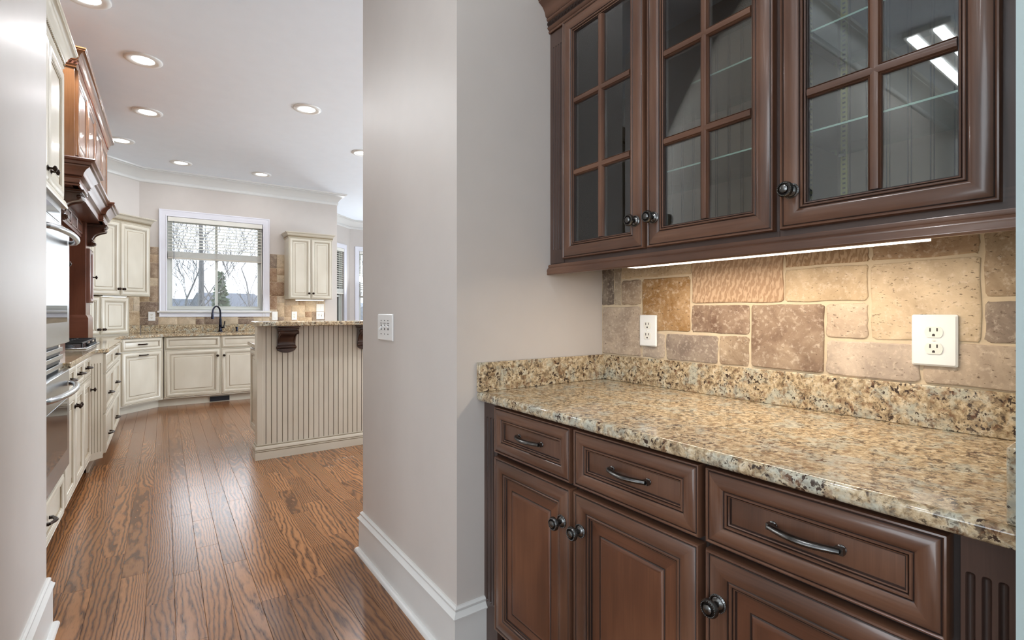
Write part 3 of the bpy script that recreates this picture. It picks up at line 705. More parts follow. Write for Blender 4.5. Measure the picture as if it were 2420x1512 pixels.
def granite_slab(name, label, boxes, group=None, bevel=0.008, loc=None, rotz=0):
    m = MB()
    for b in boxes: m.box(*b)
    o = m.build(name, 'granite', None, loc, rotz, bevel=bevel, seg=3); return tag(o, label, 'countertop', group)
granite_slab('countertop', 'speckled beige granite countertop on the dark pantry cabinets', [(0.886, XB - 0.001, 0.1335, YE - 0.001, 0.884, 0.914)], bevel=0.009)
bs = empty('backsplash', 'low speckled granite backsplash strips around the pantry countertop', 'backsplash', (0, 0, 0.9142))
MB().box(XB - 0.021, XB - 0.001, 0.155, YE - 0.022, 0, 0.1015).build('splash_strip', 'granite', bs, bevel=0.002)
MB().box(0.888, XB - 0.001, YE - 0.0215, YE - 0.001, 0, 0.1015).build('splash_strip', 'granite', bs, bevel=0.002)
MB().box(0.893, XB - 0.001, 0.133, 0.1545, 0, 0.1015).build('splash_strip', 'granite', bs, bevel=0.003)

# ------------------------------------------------------------------ pantry glass wall cabinets
UX = 1.222
def beadboard(parent, x0, x1, z0, z1, y, mats, pitch=0.045, gw=0.004, gd=0.004, name='back_panel', double=True, face=-1):
    """panel in x,z with vertical grooves facing -y"""
    xs = [(x0, 0, 0)]; x = x0 + pitch * 0.6
    while x < x1 - 0.01:
        for k in ((-1, 1) if double else (0,)):
            c = x + k * gw * 1.1; xs += [(c - gw / 2, 0, 0), (c - gw / 4, gd, 1), (c + gw / 4, gd, 1), (c + gw / 2, 0, 1)]
        x += pitch
    xs.append((x1, 0, 0))
    m = MB(); b = len(m.v)
    for (xx, d, _) in xs: m.v += [(xx, y + d, z0), (xx, y + d, z1)]
    for i in range(len(xs) - 1):
        m.face((b + 2 * i, b + 2 * i + 2, b + 2 * i + 3, b + 2 * i + 1), xs[i + 1][2])
    m.box(x0, x1, y + gd + 0.001, y + gd + 0.006, z0, z1)
    return m.build(name, mats, parent, smooth=0)
GLASSF = [(t * 0.93, h, m) for t, h, m in FRAME] + [(0.0605, 0.002, 1), (0.0605, -0.002, 1)]
def glass_door(parent, x0, x1, z0, z1, kn, cols=2, rows=3):
    d = MB().rings(x0, x1, z0, z1, 0, GLASSF, cap=False).build('door', CH, parent, smooth=42)
    t = 0.0600; a, b, c, e = x0 + t, x1 - t, z0 + t, z1 - t; mw = 0.024
    cw = (b - a - mw * (cols - 1)) / cols; rh = (e - c - mw * (rows - 1)) / rows
    mp = [(-0.012, 0.0), (-0.012, 0.009), (-0.0105, 0.011), (-0.009, 0.009), (-0.007, 0.013), (0, 0.0145), (0.007, 0.013), (0.009, 0.009), (0.0105, 0.011), (0.012, 0.009), (0.012, 0.0)]
    for i in range(cols - 1):
        xc = a + (i + 1) * cw + (i + 0.5) * mw
        mm = MB()
        pts = [(xc + p, -h) for p, h in mp]; mm.prism(pts, 'z', c, e, 0, 'z'); mm.build('muntin', CH, d, smooth=50)
    for j in range(rows - 1):
        zc = c + (j + 1) * rh + (j + 0.5) * mw
        mm = MB(); mm.prism([(-h * 1.02, zc + p) for p, h in mp], 'x', a, b, 0, 'x'); mm.build('muntin', CH, d, smooth=50)
    for i in range(cols):
        for j in range(rows):
            xx = a + i * (cw + mw); zz = c + j * (rh + mw)
            MB().box(xx - 0.004, xx + cw + 0.004, -0.0035, -0.0005, zz - 0.004, zz + rh + 0.004).build('pane', 'glass', d, smooth=0)
    knob(d, kn[0], kn[1], -0.0205, s=1.2)
    return d
def wall_glass_unit(label, y_hi, y_lo, doors, fl=None, shelf_cut=None):
    c = empty('wall_cabinet', label, 'cabinet', (UX, y_hi, 0), -pi / 2)
    W_ = y_hi - y_lo; D = XB - UX - 0.001; z0, z1 = 1.374, 2.30
    m = MB(); m.box(0, 0.018, 0.001, D, z0, z1); m.box(W_ - 0.018, W_, 0.001, D, z0, z1); m.box(0.018, W_ - 0.018, 0.001, D, z0, z0 + 0.018); m.box(0.018, W_ - 0.018, 0.001, D, z1 - 0.018, z1)
    m.build('carcass', 'cab_in', c, smooth=0)
    beadboard(c, 0.018, W_ - 0.018, z0 + 0.018, z1 - 0.018, D - 0.014, ('cab_back', 'cherry_dark'), 0.044, 0.003)
    m = MB(); m.box(0, W_, -0.0, 0.001, z0, 1.392)
    xs = sorted([(y_hi - a, y_hi - b) for a, b, _ in doors])
    m = MB(); m.box(0, W_, 0.0, 0.018, z0 - 0.002, 1.412, 0, 'x'); m.box(0, W_, 0.0, 0.018, 2.24, z1, 0, 'x')
    prev = 0.0
    for (a, b) in xs: m.box(prev, a + 0.022, 0.0, 0.0175, 1.412, 2.24); prev = b - 0.022
    m.box(prev, W_, 0.0, 0.0175, 1.412, 2.24); m.build('face_frame', 'cherry_frame', c, smooth=0)
    for (a, b, side) in doors:
        x0, x1 = y_hi - a, y_hi - b
        glass_door(c, x0, x1, 1.387, 2.262, ((x1 - 0.029) if side == 'R' else (x0 + 0.029), 1.474))
    for z in (1.612, 1.848, 2.085):
        sh_ = MB().box(0.022, W_ - 0.022, 0.0245, D - 0.02, z, z + 0.006); sh_.box(0.022, W_ - 0.022, 0.0235, 0.0245, z + 0.001, z + 0.005, 1); sh_.build('glass_shelf', ('shelf_glass', 'shelf_edge'), c, smooth=0)
    # perforated shelf standards on the back and sides
    def standard(px, py, face):
        mm = MB(); w = 0.008
        if face == 'back': mm.box(px - w, px + w, py - 0.004, py, z0 + 0.03, z1 - 0.03)
        else: mm.box(px, px + 0.004 * face, py - w, py + w, z0 + 0.03, z1 - 0.03)
        z = z0 + 0.045
        while z < z1 - 0.05:
            if face == 'back': mm.box(px - 0.0035, px + 0.0035, py - 0.0045, py - 0.0038, z, z + 0.005, 1)
            else: mm.box(px + 0.0038 * face, px + 0.0045 * face, py - 0.0035, py + 0.0035, z, z + 0.005, 1)
            z += 0.0127
        mm.build('shelf_standard', ('brass', 'slot'), c, smooth=0)
    stds = [y_hi - 0.598] if y_lo < 0.3 else [0.075, W_ - 0.08]
    if y_lo < 0.3: stds = [0.035, W_ - 0.06]
    for sx in stds:
        standard(sx, D - 0.0145, 'back')
        for z in (1.612, 1.848, 2.085):
            MB().box(sx - 0.006, sx + 0.006, D - 0.036, D - 0.019, z - 0.008, z - 0.0005).build('shelf_clip', 'chrome', c)
    standard(0.018, 0.11, 1)
    for z in (1.50, 1.72, 1.96):
        MB().lathe([(0.006, 0), (0.006, 0.003), (0.003, 0.005)], (0.018, 0.07, z), 'x', 10).build('hinge_bolt', 'chrome', c)
    if fl:
        a, b, n, pitch = fl
        fluted(c, y_hi - a, y_hi - b, 1.376, 2.26, 1.43, 2.20, n, ('cherry_frame', 'cherry_dark'), -0.003, 0.003, 0.004, pitch)
    return c
cA = wall_glass_unit('dark cherry wall cabinet with a pair of divided glass doors, by the left wall', YE - 0.001, 0.6055, [(1.387, 1.0085, 'R'), (0.996, 0.612, 'L')], (1.472, 1.392, 4, 0.014))
cB = wall_glass_unit('dark cherry wall cabinet with a single divided glass door at right', 0.6045, 0.1335, [(0.598, 0.215, 'L')])
# crown and light rail running over both wall cabinets
ct = empty('cabinet_crown', 'dark cherry crown moulding with rope trim on top of the glass cabinets', 'moulding', (UX, YE - 0.0012, 0), -pi / 2)
cab_crown(ct, [(0.0, 0.004), (0.0, -0.0035), (1.341, -0.0035)][1:], 2.262, ('cherry', 'cherry_dark'), rope=True, rm=['cherry_dark'])
lr = MB().sweep([(-0.018, 1.372), (0, 1.372), (0.010, 1.372), (0.013, 1.366), (0.011, 1.361), (0.016, 1.357), (0.020, 1.349), (0.018, 1.340), (0.020, 1.337), (0.017, 1.333), (0.004, 1.333), (0.002, 1.345), (-0.018, 1.345)], [(0, 0.0), (1.341, 0.0)])
tag(lr.build('light_rail', ('cherry', 'cherry_dark'), None, (UX, YE - 0.0012, 0), -pi / 2, smooth=50), 'moulded cherry light rail along the bottom of the glass cabinets', 'moulding')
# under-cabinet light bar
ul = empty('undercabinet_light', 'slim glowing warm light bar under the glass cabinets', 'light', (1.285, 0, 0))
MB().box(-0.028, 0.028, 0.33, 1.12, 1.352, 1.3735).build('housing', 'white', ul, bevel=0.002)
MB().box(-0.040, 0.010, 0.335, 1.115, 1.337, 1.3515).build('diffuser', 'undercab', ul)
area('light_source', (0.0, 0.725, 1.336), 0.04, 3.4, (1.0, 0.84, 0.66), (0, 0, 0), 0.76, parent=ul)

# ------------------------------------------------------------------ outlets and switches
def rrect(w, h, r, n=4):
    p = []
    for cx, cz, a0 in ((w / 2 - r, h / 2 - r, 0), (-w / 2 + r, h / 2 - r, 90), (-w / 2 + r, -h / 2 + r, 180), (w / 2 - r, -h / 2 + r, 270)):
        p += arc((cx, cz), r, a0, a0 + 90, n)
    return p
def plate(parent, w, h):
    m = MB(); P = rrect(w, h, 0.004, 3); Q = rrect(w - 0.008, h - 0.008, 0.003, 3); n = len(P)
    m.v += [(x, 0, z) for x, z in P] + [(x, -0.003, z) for x, z in P] + [(x, -0.0065, z) for x, z in Q]
    for j in (0, 1):
        for i in range(n): k = (i + 1) % n; m.face((j * n + i, j * n + k, j * n + n + k, j * n + n + i))
    m.face(list(range(2 * n, 3 * n))); return m.build('cover_plate', 'white', parent, smooth=25)
def outlet(label, loc, rotz, w=0.079, h=0.118, group=None, kind='duplex', gangs=1):
    t = empty('outlet' if kind == 'duplex' else 'light_switch', label, 'outlet' if kind == 'duplex' else 'switch', loc, rotz, group)
    plate(t, w, h)
    if kind == 'duplex':
        for s_ in (-1, 1):
            cz = s_ * 0.0195; m = MB()
            P = []
            for a0, a1 in ((-48, 48), (132, 228)): P += [(0.0172 * cos(radians(a0 + (a1 - a0) * i / 8)), 0.0172 * sin(radians(a0 + (a1 - a0) * i / 8))) for i in range(9)]
            m.prism([(x, cz + z) for x, z in P], 'y', -0.0085, -0.004)
            m2 = MB()
            m2.box(-0.0078, -0.0052, -0.0089, -0.0080, cz + 0.001, cz + 0.010, 1); m2.box(0.0052, 0.0078, -0.0089, -0.0080, cz + 0.002, cz + 0.010, 1)
            m2.prism([(x, cz - 0.0065 + z) for x, z in arc((0, 0), 0.0027, 0, 180, 6)] + [(-0.0027, cz - 0.0095), (0.0027, cz - 0.0095)], 'y', -0.0089, -0.0080, 1)
            rc = m.build('receptacle', 'ivory', t, smooth=40); m2.build('slot', ('ivory', 'slot'), rc, smooth=0)
        MB().lathe([(0.003, 0.0065), (0.003, 0.008), (0.001, 0.0085)], (0, 0, 0), '-y', 10).build('screw', 'ivory', t)
    else:
        for gi in range(gangs):
            gx = (gi - (gangs - 1) / 2) * 0.046 * (0.9)
            if kind == 'toggle':
                MB().box(gx - 0.005, gx + 0.005, -0.0068, -0.006, -0.012, 0.012, 0).build('toggle_slot', 'slot', t, smooth=0)
                up = -1 if gi == 0 else 1
                tg = MB(); tg.add([(gx - 0.0042, -0.006, -0.004), (gx + 0.0042, -0.006, -0.004), (gx + 0.0042, -0.006, 0.006), (gx - 0.0042, -0.006, 0.006), (gx - 0.003, -0.019, up * 0.010 - 0.003), (gx + 0.003, -0.019, up * 0.010 - 0.003), (gx + 0.003, -0.019, up * 0.010 + 0.003), (gx - 0.003, -0.019, up * 0.010 + 0.003)],
                               [(0, 1, 2, 3), (4, 7, 6, 5), (0, 4, 5, 1), (1, 5, 6, 2), (2, 6, 7, 3), (3, 7, 4, 0)])
                tg.build('toggle', 'white', t)
                # small printed caption line above each toggle
                lm = MB()
                for q in range(5): lm.box(gx - 0.014 + q * 0.006, gx - 0.0105 + q * 0.006, -0.0070, -0.0066, 0.0165, 0.0195)
                lm.build('printed_caption', 'slot', t, smooth=0)
            else:
                MB().box(gx - 0.0165, gx + 0.0165, -0.009, -0.006, -0.033, 0.033).build('rocker', 'white', t, bevel=0.0015)
            for zz in (-0.030, 0.030):
                if kind == 'toggle': MB().lathe([(0.0028, 0.0062), (0.0028, 0.0078), (0.001, 0.0082)], (gx, 0, zz), '-y', 8).build('screw', 'pewter', t)
    return t
outlet('white duplex outlet on the tile, left one under the pair of glass doors', (XB - 0.0145, 1.2265, 1.121), -pi / 2, 0.079, 0.118)
outlet('white duplex outlet on the tile, larger one at right under the single door', (XB - 0.0145, 0.380, 1.1235), -pi / 2, 0.086, 0.122)
outlet('white three-toggle light switch plate on the passage wall', (XJ - 0.0005, 2.1265, 1.123), -pi / 2, 0.178, 0.118, None, 'toggle', 3)

# ------------------------------------------------------------------ kitchen cream cabinets
KM = ('bronze', 'bronze')
def kdoor(p, x0, x1, z0, z1, yb=0.0, **kw): return door(p, x0, x1, z0, z1, CR, yb, km=KM, rope=False, **kw)
def kdrawer(p, x0, x1, z0, z1, yb=0.0, pull_=True):
    W_, H_ = x1 - x0, z1 - z0; k = 0.72
    pf = [(t * k, h, m) for t, h, m in FRAME]
    d = MB().rings(x0, x1, z0, z1, yb, pf + [(pf[-1][0] + 0.001, 0.0078, 0)]).build('drawer', CR, p, smooth=42)
    if pull_: pull(d, (x0 + x1) / 2, (z0 + z1) / 2, yb - 0.012, 0.10, KM, False, 1.1)
    return d
def carcass(p, W_, D, z0=0.10, z1=0.8835, toe=0.075, x0=0.0):
    MB().box(x0, x0 + W_, 0.0, D, z0, z1).build('carcass', 'cream', p, smooth=0)
    if toe: MB().box(x0, x0 + W_, toe, toe + 0.015, 0.0, z0).build('toe_kick', 'cream', p, smooth=0)

XF = -0.460          # face frame plane, left run; door faces ~ -0.44
DL = XF - XKL - 0.002
# tall oven cabinet
tc_ = empty('oven_cabinet', 'tall cream cabinet at far left housing the double wall oven', 'cabinet', (XF, 2.70, 0), pi / 2)
TW = 0.90
m = MB(); m.box(0, 0.05, 0, DL, 0.10, 2.52); m.box(TW - 0.05, TW, 0, DL, 0.10, 2.52); m.box(0.05, TW - 0.05, 0, DL, 0.10, 0.345); m.box(0.05, TW - 0.05, 0, DL, 1.775, 2.52); m.box(0.05, TW - 0.05, DL - 0.02, DL, 0.345, 1.775)
m.build('carcass', 'cream', tc_, smooth=0)
MB().box(0, TW, 0.06, 0.075, 0, 0.10).build('toe_kick', 'cream', tc_, smooth=0)
kdrawer(tc_, 0.02, TW - 0.02, 0.105, 0.315)
kdoor(tc_, 0.02, TW / 2 - 0.003, 1.80, 2.48, kn=(TW / 2 - 0.035, 1.86))
kdoor(tc_, TW / 2 + 0.003, TW - 0.02, 1.80, 2.48, kn=(TW / 2 + 0.035, 1.86))
m = MB().sweep([(0, 1.752, 0), (0.03, 1.752, 0), (0.033, 1.76, 0), (0.028, 1.775, 0), (0.024, 1.79, 0), (0, 1.795, 0)], [(0, 0.0), (TW, 0.0)]); m.build('oven_trim_rail', 'cream', tc_)
cab_crown(tc_, [(0, DL), (0, -0.002), (TW, -0.002), (TW, DL)], 2.50, ('cream', 'cream_glaze'), 1.05, True, ['cream_glaze'], rp_=0.02)
# double wall oven
ov = empty('wall_oven', 'stainless double wall oven with curved bar handles, at far left', 'oven', (XF, 2.775, 0), pi / 2)
OW = 0.75
MB().box(0.0, OW, 0.0, 0.50, 0.35, 1.77).build('oven_body', 'black', ov, smooth=0)
MB().box(-0.012, OW + 0.012, -0.012, -0.0005, 1.64, 1.77).build('control_panel', 'steel', ov, bevel=0.003)
MB().box(0.34, 0.70, -0.0145, -0.0122, 1.66, 1.715).build('display', 'disp', ov, smooth=0)
def oven_door(z0, z1, wz0, wz1, hz):
    d = MB().box(-0.012, OW + 0.012, -0.045, -0.003, z0, z1).build('oven_door', 'steel', ov, bevel=0.005)
    MB().box(0.07, OW - 0.07, -0.0465, -0.0452, wz0, wz1).build('window', 'oven_glass', d, smooth=0)
    n = 16; path = [(0.035, -0.048, hz)] + [(0.035 + (OW - 0.07) * i / n, -0.062 - 0.045 * sin(pi * i / n) ** 0.6, hz) for i in range(n + 1)] + [(OW - 0.035, -0.048, hz)]
    MB().tube(path, 0.0135, 12).build('handle', 'steel', d)
oven_door(1.03, 1.62, 1.14, 1.45, 1.555); oven_door(0.375, 0.885, 0.475, 0.74, 0.815)
for z in (0.90, 0.945, 0.985): MB().box(0.0, OW, -0.020, -0.0005, z, z + 0.022).build('vent_louver', 'steel', ov, bevel=0.002)
for z in (0.926, 0.970): MB().box(0.02, OW - 0.02, -0.012, -0.0005, z, z + 0.016).build('vent_slot', 'black', ov, smooth=0)

# three-bay base cabinet next to the ovens
b1 = empty('base_cabinet', 'cream base cabinet between oven and fluted post, three drawers over three doors', 'cabinet', (XF, 3.602, 0), pi / 2)
carcass(b1, 1.185, DL)
bx = [(0.012, 0.392), (0.400, 0.780), (0.788, 1.175)]
for i, (a, b) in enumerate(bx):
    kdrawer(b1, a, b, 0.722, 0.872)
    kdoor(b1, a, b, 0.112, 0.708, kn=[(b - 0.03, 0.62), (a + 0.03, 0.62), (b - 0.03, 0.62)][i] if i else None)
knob(b1.children[3], bx[0][1] - 0.03, 0.62, -0.0205, KM, 1.0, False)
# cooktop cabinet, bumped forward, with angled fluted posts
XB2 = -0.382
b2 = empty('base_cabinet', 'cream cooktop base cabinet bumped forward, with drawers and a fluted angled post', 'cabinet', (XB2, 4.87, 0), pi / 2)
CW = 1.44
MB().box(0.0, CW, 0.0, XB2 - XKL - 0.002, 0.10, 0.8835).build('carcass', 'cream', b2, smooth=0)
MB().box(-0.06, CW, 0.075, 0.09, 0, 0.10).build('toe_kick', 'cream', b2, smooth=0)
m = MB(); m.prism([(-0.081, 0.078), (-0.004, 0.002), (-0.0005, 0.004), (-0.0005, 0.5), (-0.081, 0.5)], 'z', 0.085, 0.8835); m.build('post_core', 'cream', b2, smooth=0)
fp = fluted(b2, 0.0, 0.108, 0.085, 0.8835, 0.14, 0.80, 4, ('cream', 'cream_dark'), 0.0, 0.004, 0.0055, 0.0225, 'fluted_post')
fp.location = (-0.0825, 0.0745, 0); fp.rotation_euler = (0, 0, -pi / 4)
for (a, b) in ((0.012, 0.715), (0.725, CW - 0.012)):
    kdrawer(b2, a, b, 0.725, 0.872, 0, a > 0.5)
    d = MB().rings(a, b, 0.42, 0.712, 0, scaled(FRAME, 0.8) + [(0.0525, 0.0085, 0)]).build('drawer', CR, b2, smooth=42); pull(d, (a + b) / 2, 0.535, -0.012, 0.11, KM, False, 1.1)
    d = MB().rings(a, b, 0.115, 0.407, 0, scaled(FRAME, 0.8) + [(0.0525, 0.0085, 0)]).build('drawer', CR, b2, smooth=42); pull(d, (a + b) / 2, 0.205, -0.012, 0.11, KM, False, 1.1)
# base between cooktop and diagonal corner
b3 = empty('base_cabinet', 'cream base cabinet between cooktop bump-out and diagonal corner cabinet', 'cabinet', (XF, 6.312, 0), pi / 2)
carcass(b3, 0.79, DL); kdrawer(b3, 0.012, 0.765, 0.722, 0.872); kdoor(b3, 0.012, 0.385, 0.112, 0.708, kn=(0.355, 0.64)); kdoor(b3, 0.392, 0.765, 0.112, 0.708, kn=(0.422, 0.64))
# diagonal corner base: face D = Y-X = 7.55
DG = 7.575
gx0, gx1 = -0.445, 0.0
b4 = empty('base_cabinet', 'cream diagonal corner base cabinet with two long pulls', 'cabinet', (-0.425, -0.425 + DG, 0), pi / 4)
GW = 0.592
m = MB(); m.prism([(0, 0), (GW, 0), (GW + 0.05, 0.05), (GW + 0.24, 0.60), (-0.22, 0.60), (-0.2, 0.2)], 'z', 0.10, 0.8835); m.build('carcass', 'cream', b4, smooth=0)
m = MB(); m.box(-0.06, GW + 0.035, 0.085, 0.10, 0, 0.10); m.build('toe_kick', 'cream', b4, smooth=0)
kdrawer(b4, 0.035, 0.558, 0.735, 0.880, 0, True)
dd = kdoor(b4, 0.035, 0.558, 0.115, 0.722); pull(dd, 0.30, 0.680, -0.0205, 0.10, KM, False, 1.1)
# sink run: face frame Y=7.56
YF = 7.562
b5 = empty('base_cabinet', 'cream sink base cabinet under the window with false drawer fronts', 'cabinet', (0.0, YF, 0), 0)
carcass(b5, 1.26, YK - YF - 0.002, z1=0.68); MB().box(0.0, 1.26, 0.0, 0.02, 0.68, 0.8835).build('front_panel', 'cream', b5, smooth=0); MB().box(-0.058, 0.0, 0.075, 0.09, 0.0, 0.12).build('toe_kick', 'cream', b5, smooth=0)
for k_, (a, b) in enumerate(((0.012, 0.608), (0.622, 1.218))):
    kdrawer(b5, a, b, 0.725, 0.878, 0, False)
    kdoor(b5, a, b, 0.12, 0.712, kn=(b - 0.03, 0.622) if k_ == 0 else (a + 0.03, 0.622))
tag(MB().box(0.497, 0.722, YF + 0.062, YF + 0.0745, 0.012, 0.072).build('floor_register', 'vent'), 'small black vent grille in the toe kick under the sink cabinet', 'vent')
b6 = empty('base_cabinet', 'cream base cabinet right of the sink, mostly hidden behind the bar', 'cabinet', (1.262, YF, 0), 0)
carcass(b6, 0.92, YK - YF - 0.002); kdrawer(b6, 0.012, 0.908, 0.725, 0.878); kdoor(b6, 0.012, 0.455, 0.12, 0.712, kn=(0.42, 0.62)); kdoor(b6, 0.462, 0.908, 0.12, 0.712, kn=(0.49, 0.62))

# kitchen countertop L (left run, diagonal, sink run) as one slab with a sink cut-out
def slab_poly(name, label, outline, z0, z1, holes=None, cat='countertop', bevel=0.005):
    bm = bmesh.new(); vs = [bm.verts.new((x, y, z1)) for x, y in outline]
    edges = [bm.edges.new((vs[i], vs[(i + 1) % len(vs)])) for i in range(len(vs))]
    for h in (holes or []):
        hv = [bm.verts.new((x, y, z1)) for x, y in h]; edges += [bm.edges.new((hv[i], hv[(i + 1) % len(hv)])) for i in range(len(hv))]
    bmesh.ops.triangle_fill(bm, use_beauty=True, use_dissolve=False, edges=edges)
    r = bmesh.ops.extrude_face_region(bm, geom=bm.faces[:]); bmesh.ops.translate(bm, verts=[v for v in r['geom'] if isinstance(v, bmesh.types.BMVert)], vec=(0, 0, z0 - z1))
    bmesh.ops.recalc_face_normals(bm, faces=bm.faces)
    me = bpy.data.meshes.new(name); bm.to_mesh(me); bm.free(); me.materials.append(M['granite'])
    o = bpy.data.objects.new(name, me); COL.objects.link(o)
    bv = o.modifiers.new('bevel', 'BEVEL'); bv.width = bevel; bv.segments = 2; bv.limit_method = 'ANGLE'; bv.angle_limit = radians(40)
    return tag(o, label, cat)
xf, xb2 = -0.415, -0.345
dgc = DG - 0.045
SINK = (0.32, 0.93, 7.66, 8.05)
cx0 = XKL + 0.002
slab_poly('countertop', 'long granite countertop under cooktop and sink window, turning the diagonal corner',
    [(cx0, 3.602), (xf, 3.602), (xf, 4.80), (xb2, 4.875), (xb2, 6.33), (xf, 6.40), (xf, xf + dgc), (YF - 0.042 - dgc, YF - 0.042), (2.18, YF - 0.042), (2.18, YK - 0.002), (XC0 + 0.001, YK - 0.002), (cx0, YK + XKL - XC0 - 0.004)],
    0.884, 0.914, [[(SINK[0], SINK[2]), (SINK[1], SINK[2]), (SINK[1], SINK[3]), (SINK[0], SINK[3])]])
kb = empty('backsplash', 'low granite backsplash strip under the kitchen wall tiles', 'backsplash', (0, 0, 0.9145))
MB().box(XC0 + 0.02, 2.18, YK - 0.022, YK - 0.001, 0, 0.101).build('splash_strip', 'granite', kb, bevel=0.002)
so = MB().box(0.80, 1.11, -0.022, -0.001, 0, 0.101).build('splash_strip', 'granite', kb, (XKL, YK + XKL - XC0, 0), pi / 4, bevel=0.002)
sk = empty('sink', 'dark undermount sink basin below the window', 'sink', (0, 0, 0))
m = MB(); a, b, c, d = SINK; m.box(a - 0.01, a, c - 0.01, d + 0.01, 0.70, 0.8835); m.box(b, b + 0.01, c - 0.01, d + 0.01, 0.70, 0.8835); m.box(a, b, c - 0.01, c, 0.70, 0.8835); m.box(a, b, d, d + 0.01, 0.70, 0.8835); m.box(a - 0.01, b + 0.01, c - 0.01, d + 0.01, 0.69, 0.70)
m.build('basin', 'black', sk, smooth=0); MB().lathe([(0.03, 0), (0.03, 0.003), (0.012, 0.004)], ((a + b) / 2, (c + d) / 2, 0.7), 'z', 16).build('drain', 'chrome', sk)

# faucet and soap dispenser
fa = empty('faucet', 'dark bronze gooseneck kitchen faucet with side lever, in front of window', 'faucet', (0.655, 8.115, 0.9145), radians(-38))
MB().lathe([(0.030, 0), (0.030, 0.006), (0.024, 0.012), (0.026, 0.020), (0.021, 0.032), (0.019, 0.085), (0.022, 0.092), (0.022, 0.100), (0.017, 0.108), (0.0155, 0.17), (0.017, 0.176), (0.015, 0.184)], (0, 0, 0), 'z', 20).build('body', 'faucet', fa)
path = [(0, 0, 0.18), (0, 0, 0.26)] + [(0, -0.085 + 0.085 * cos(radians(a)), 0.26 + 0.1 * sin(radians(a))) for a in range(10, 171, 16)] + [(0, -0.170, 0.245)]
MB().tube(path, 0.0115, 12).build('spout', 'faucet', fa)
MB().lathe([(0.012, 0.26), (0.014, 0.252), (0.0145, 0.235), (0.018, 0.21), (0.019, 0.185), (0.016, 0.182)], (0, -0.171, 0), 'z', 16).build('spray_head', 'faucet', fa)
MB().tube([(0.018, 0, 0.06), (0.045, 0, 0.062), (0.052, 0, 0.066)], 0.012, 10).build('lever_hub', 'faucet', fa)
MB().tube([(0.050, 0, 0.066), (0.056, 0, 0.10), (0.066, 0, 0.150)], [0.006, 0.0055, 0.008], 8).build('lever', 'faucet', fa)
sd = empty('soap_dispenser', 'short dark soap dispenser on the counter right of the faucet', 'dispenser', (0.86, 8.115, 0.9145), radians(-20))
MB().lathe([(0.020, 0), (0.020, 0.004), (0.014, 0.010), (0.012, 0.035), (0.016, 0.040), (0.016, 0.062), (0.008, 0.066)], (0, 0, 0), 'z', 14).build('body', 'faucet', sd)
MB().tube([(0, 0, 0.060), (0, -0.03, 0.066), (0, -0.055, 0.058)], 0.006, 8).build('nozzle', 'faucet', sd)

# diagonal upper cabinet and appliance garage: face D = 8.0
DU = 8.02
ud = empty('wall_cabinet', 'cream diagonal wall cabinet with two doors, left of the window', 'cabinet', (-0.725, -0.725 + DU, 0), pi / 4)
UW = 0.815
m = MB(); m.prism([(0, 0), (UW, 0), (UW + 0.0, 0.315), (0, 0.315)], 'z', 1.39, 2.30); m.build('carcass', 'cream', ud, smooth=0)
kdoor(ud, 0.01, UW / 2 - 0.003, 1.395, 2.275, kn=(UW / 2 - 0.03, 1.47)); kdoor(ud, UW / 2 + 0.003, UW - 0.01, 1.395, 2.275, kn=(UW / 2 + 0.03, 1.47))
cab_crown(ud, [(0, 0.315), (0, -0.002), (UW, -0.002), (UW, 0.315)], 2.275, ('cream', 'cream_glaze'), 0.85, True, ['cream_glaze'], rp_=0.018)
ga = empty('appliance_garage', 'cream two-door appliance garage standing on the counter below the diagonal wall cabinet', 'cabinet', (-0.86, -0.86 + DU, 0.9145), pi / 4)
MB().box(0, 0.715, 0.0, 0.275, 0.0, 0.450).build('carcass', 'cream', ga, smooth=0)
kdoor(ga, 0.008, 0.352, 0.015, 0.455, kn=(0.325, 0.075)); kdoor(ga, 0.360, 0.708, 0.015, 0.455, kn=(0.387, 0.075))
# right upper cabinet
ur = empty('wall_cabinet', 'cream wall cabinet with two narrow doors, right of the window', 'cabinet', (1.51, 7.892, 0), 0)
MB().box(0, 0.63, 0, YK - 7.892 - 0.002, 1.39, 2.31).build('carcass', 'cream', ur, smooth=0)
kdoor(ur, 0.006, 0.311, 1.395, 2.30, k=0.9, kn=(0.285, 1.475)); kdoor(ur, 0.318, 0.624, 1.395, 2.30, k=0.9, kn=(0.345, 1.475))
cab_crown(ur, [(0, 0.31), (0, -0.002), (0.63, -0.002), (0.63, 0.31)], 2.30, ('cream', 'cream_glaze'), 0.72, True, ['cream_glaze'], rp_=0.018)
def ucl(label, loc, rotz, L, P):
    u = empty('undercabinet_light', label, 'light', loc, rotz)
    MB().box(0, L, -0.02, 0.03, -0.016, -0.0005).build('housing', 'white', u); MB().box(0.01, L - 0.01, -0.014, 0.024, -0.022, -0.0165).build('diffuser', 'undercab', u)
    area('light_source', (L / 2, 0.0, -0.025), L, P, (1, 0.84, 0.62), (0, 0, 0), 0.03, parent=u)
ucl('small glowing light bar under the right wall cabinet', (1.62, 7.98, 1.389), 0, 0.42, 1.1)
ucl('small glowing light bar under the diagonal wall cabinet', (-0.60, -0.60 + DU + 0.08, 1.389), pi / 4, 0.30, 0.8)

# outlets and switches on the kitchen tile
YT = YK - 0.0115
outlet('white duplex outlet on kitchen tile left of the window', (-0.134, YT, 1.135), 0, 0.078, 0.12)
outlet('white switch on kitchen tile nearest the window casing', (1.374, YT, 1.135), 0, 0.078, 0.13, None, 'rocker', 1)
outlet('white duplex outlet under the left door of the right wall cabinet', (1.650, YT, 1.135), 0, 0.078, 0.13)
outlet('white double switch plate, upper of two stacked at the tile end', (2.035, YT, 1.262), 0, 0.118, 0.12, None, 'rocker', 2)
outlet('white double plate, lower of two stacked at the tile end', (2.035, YT, 1.137), 0, 0.118, 0.12, None, 'toggle', 2)

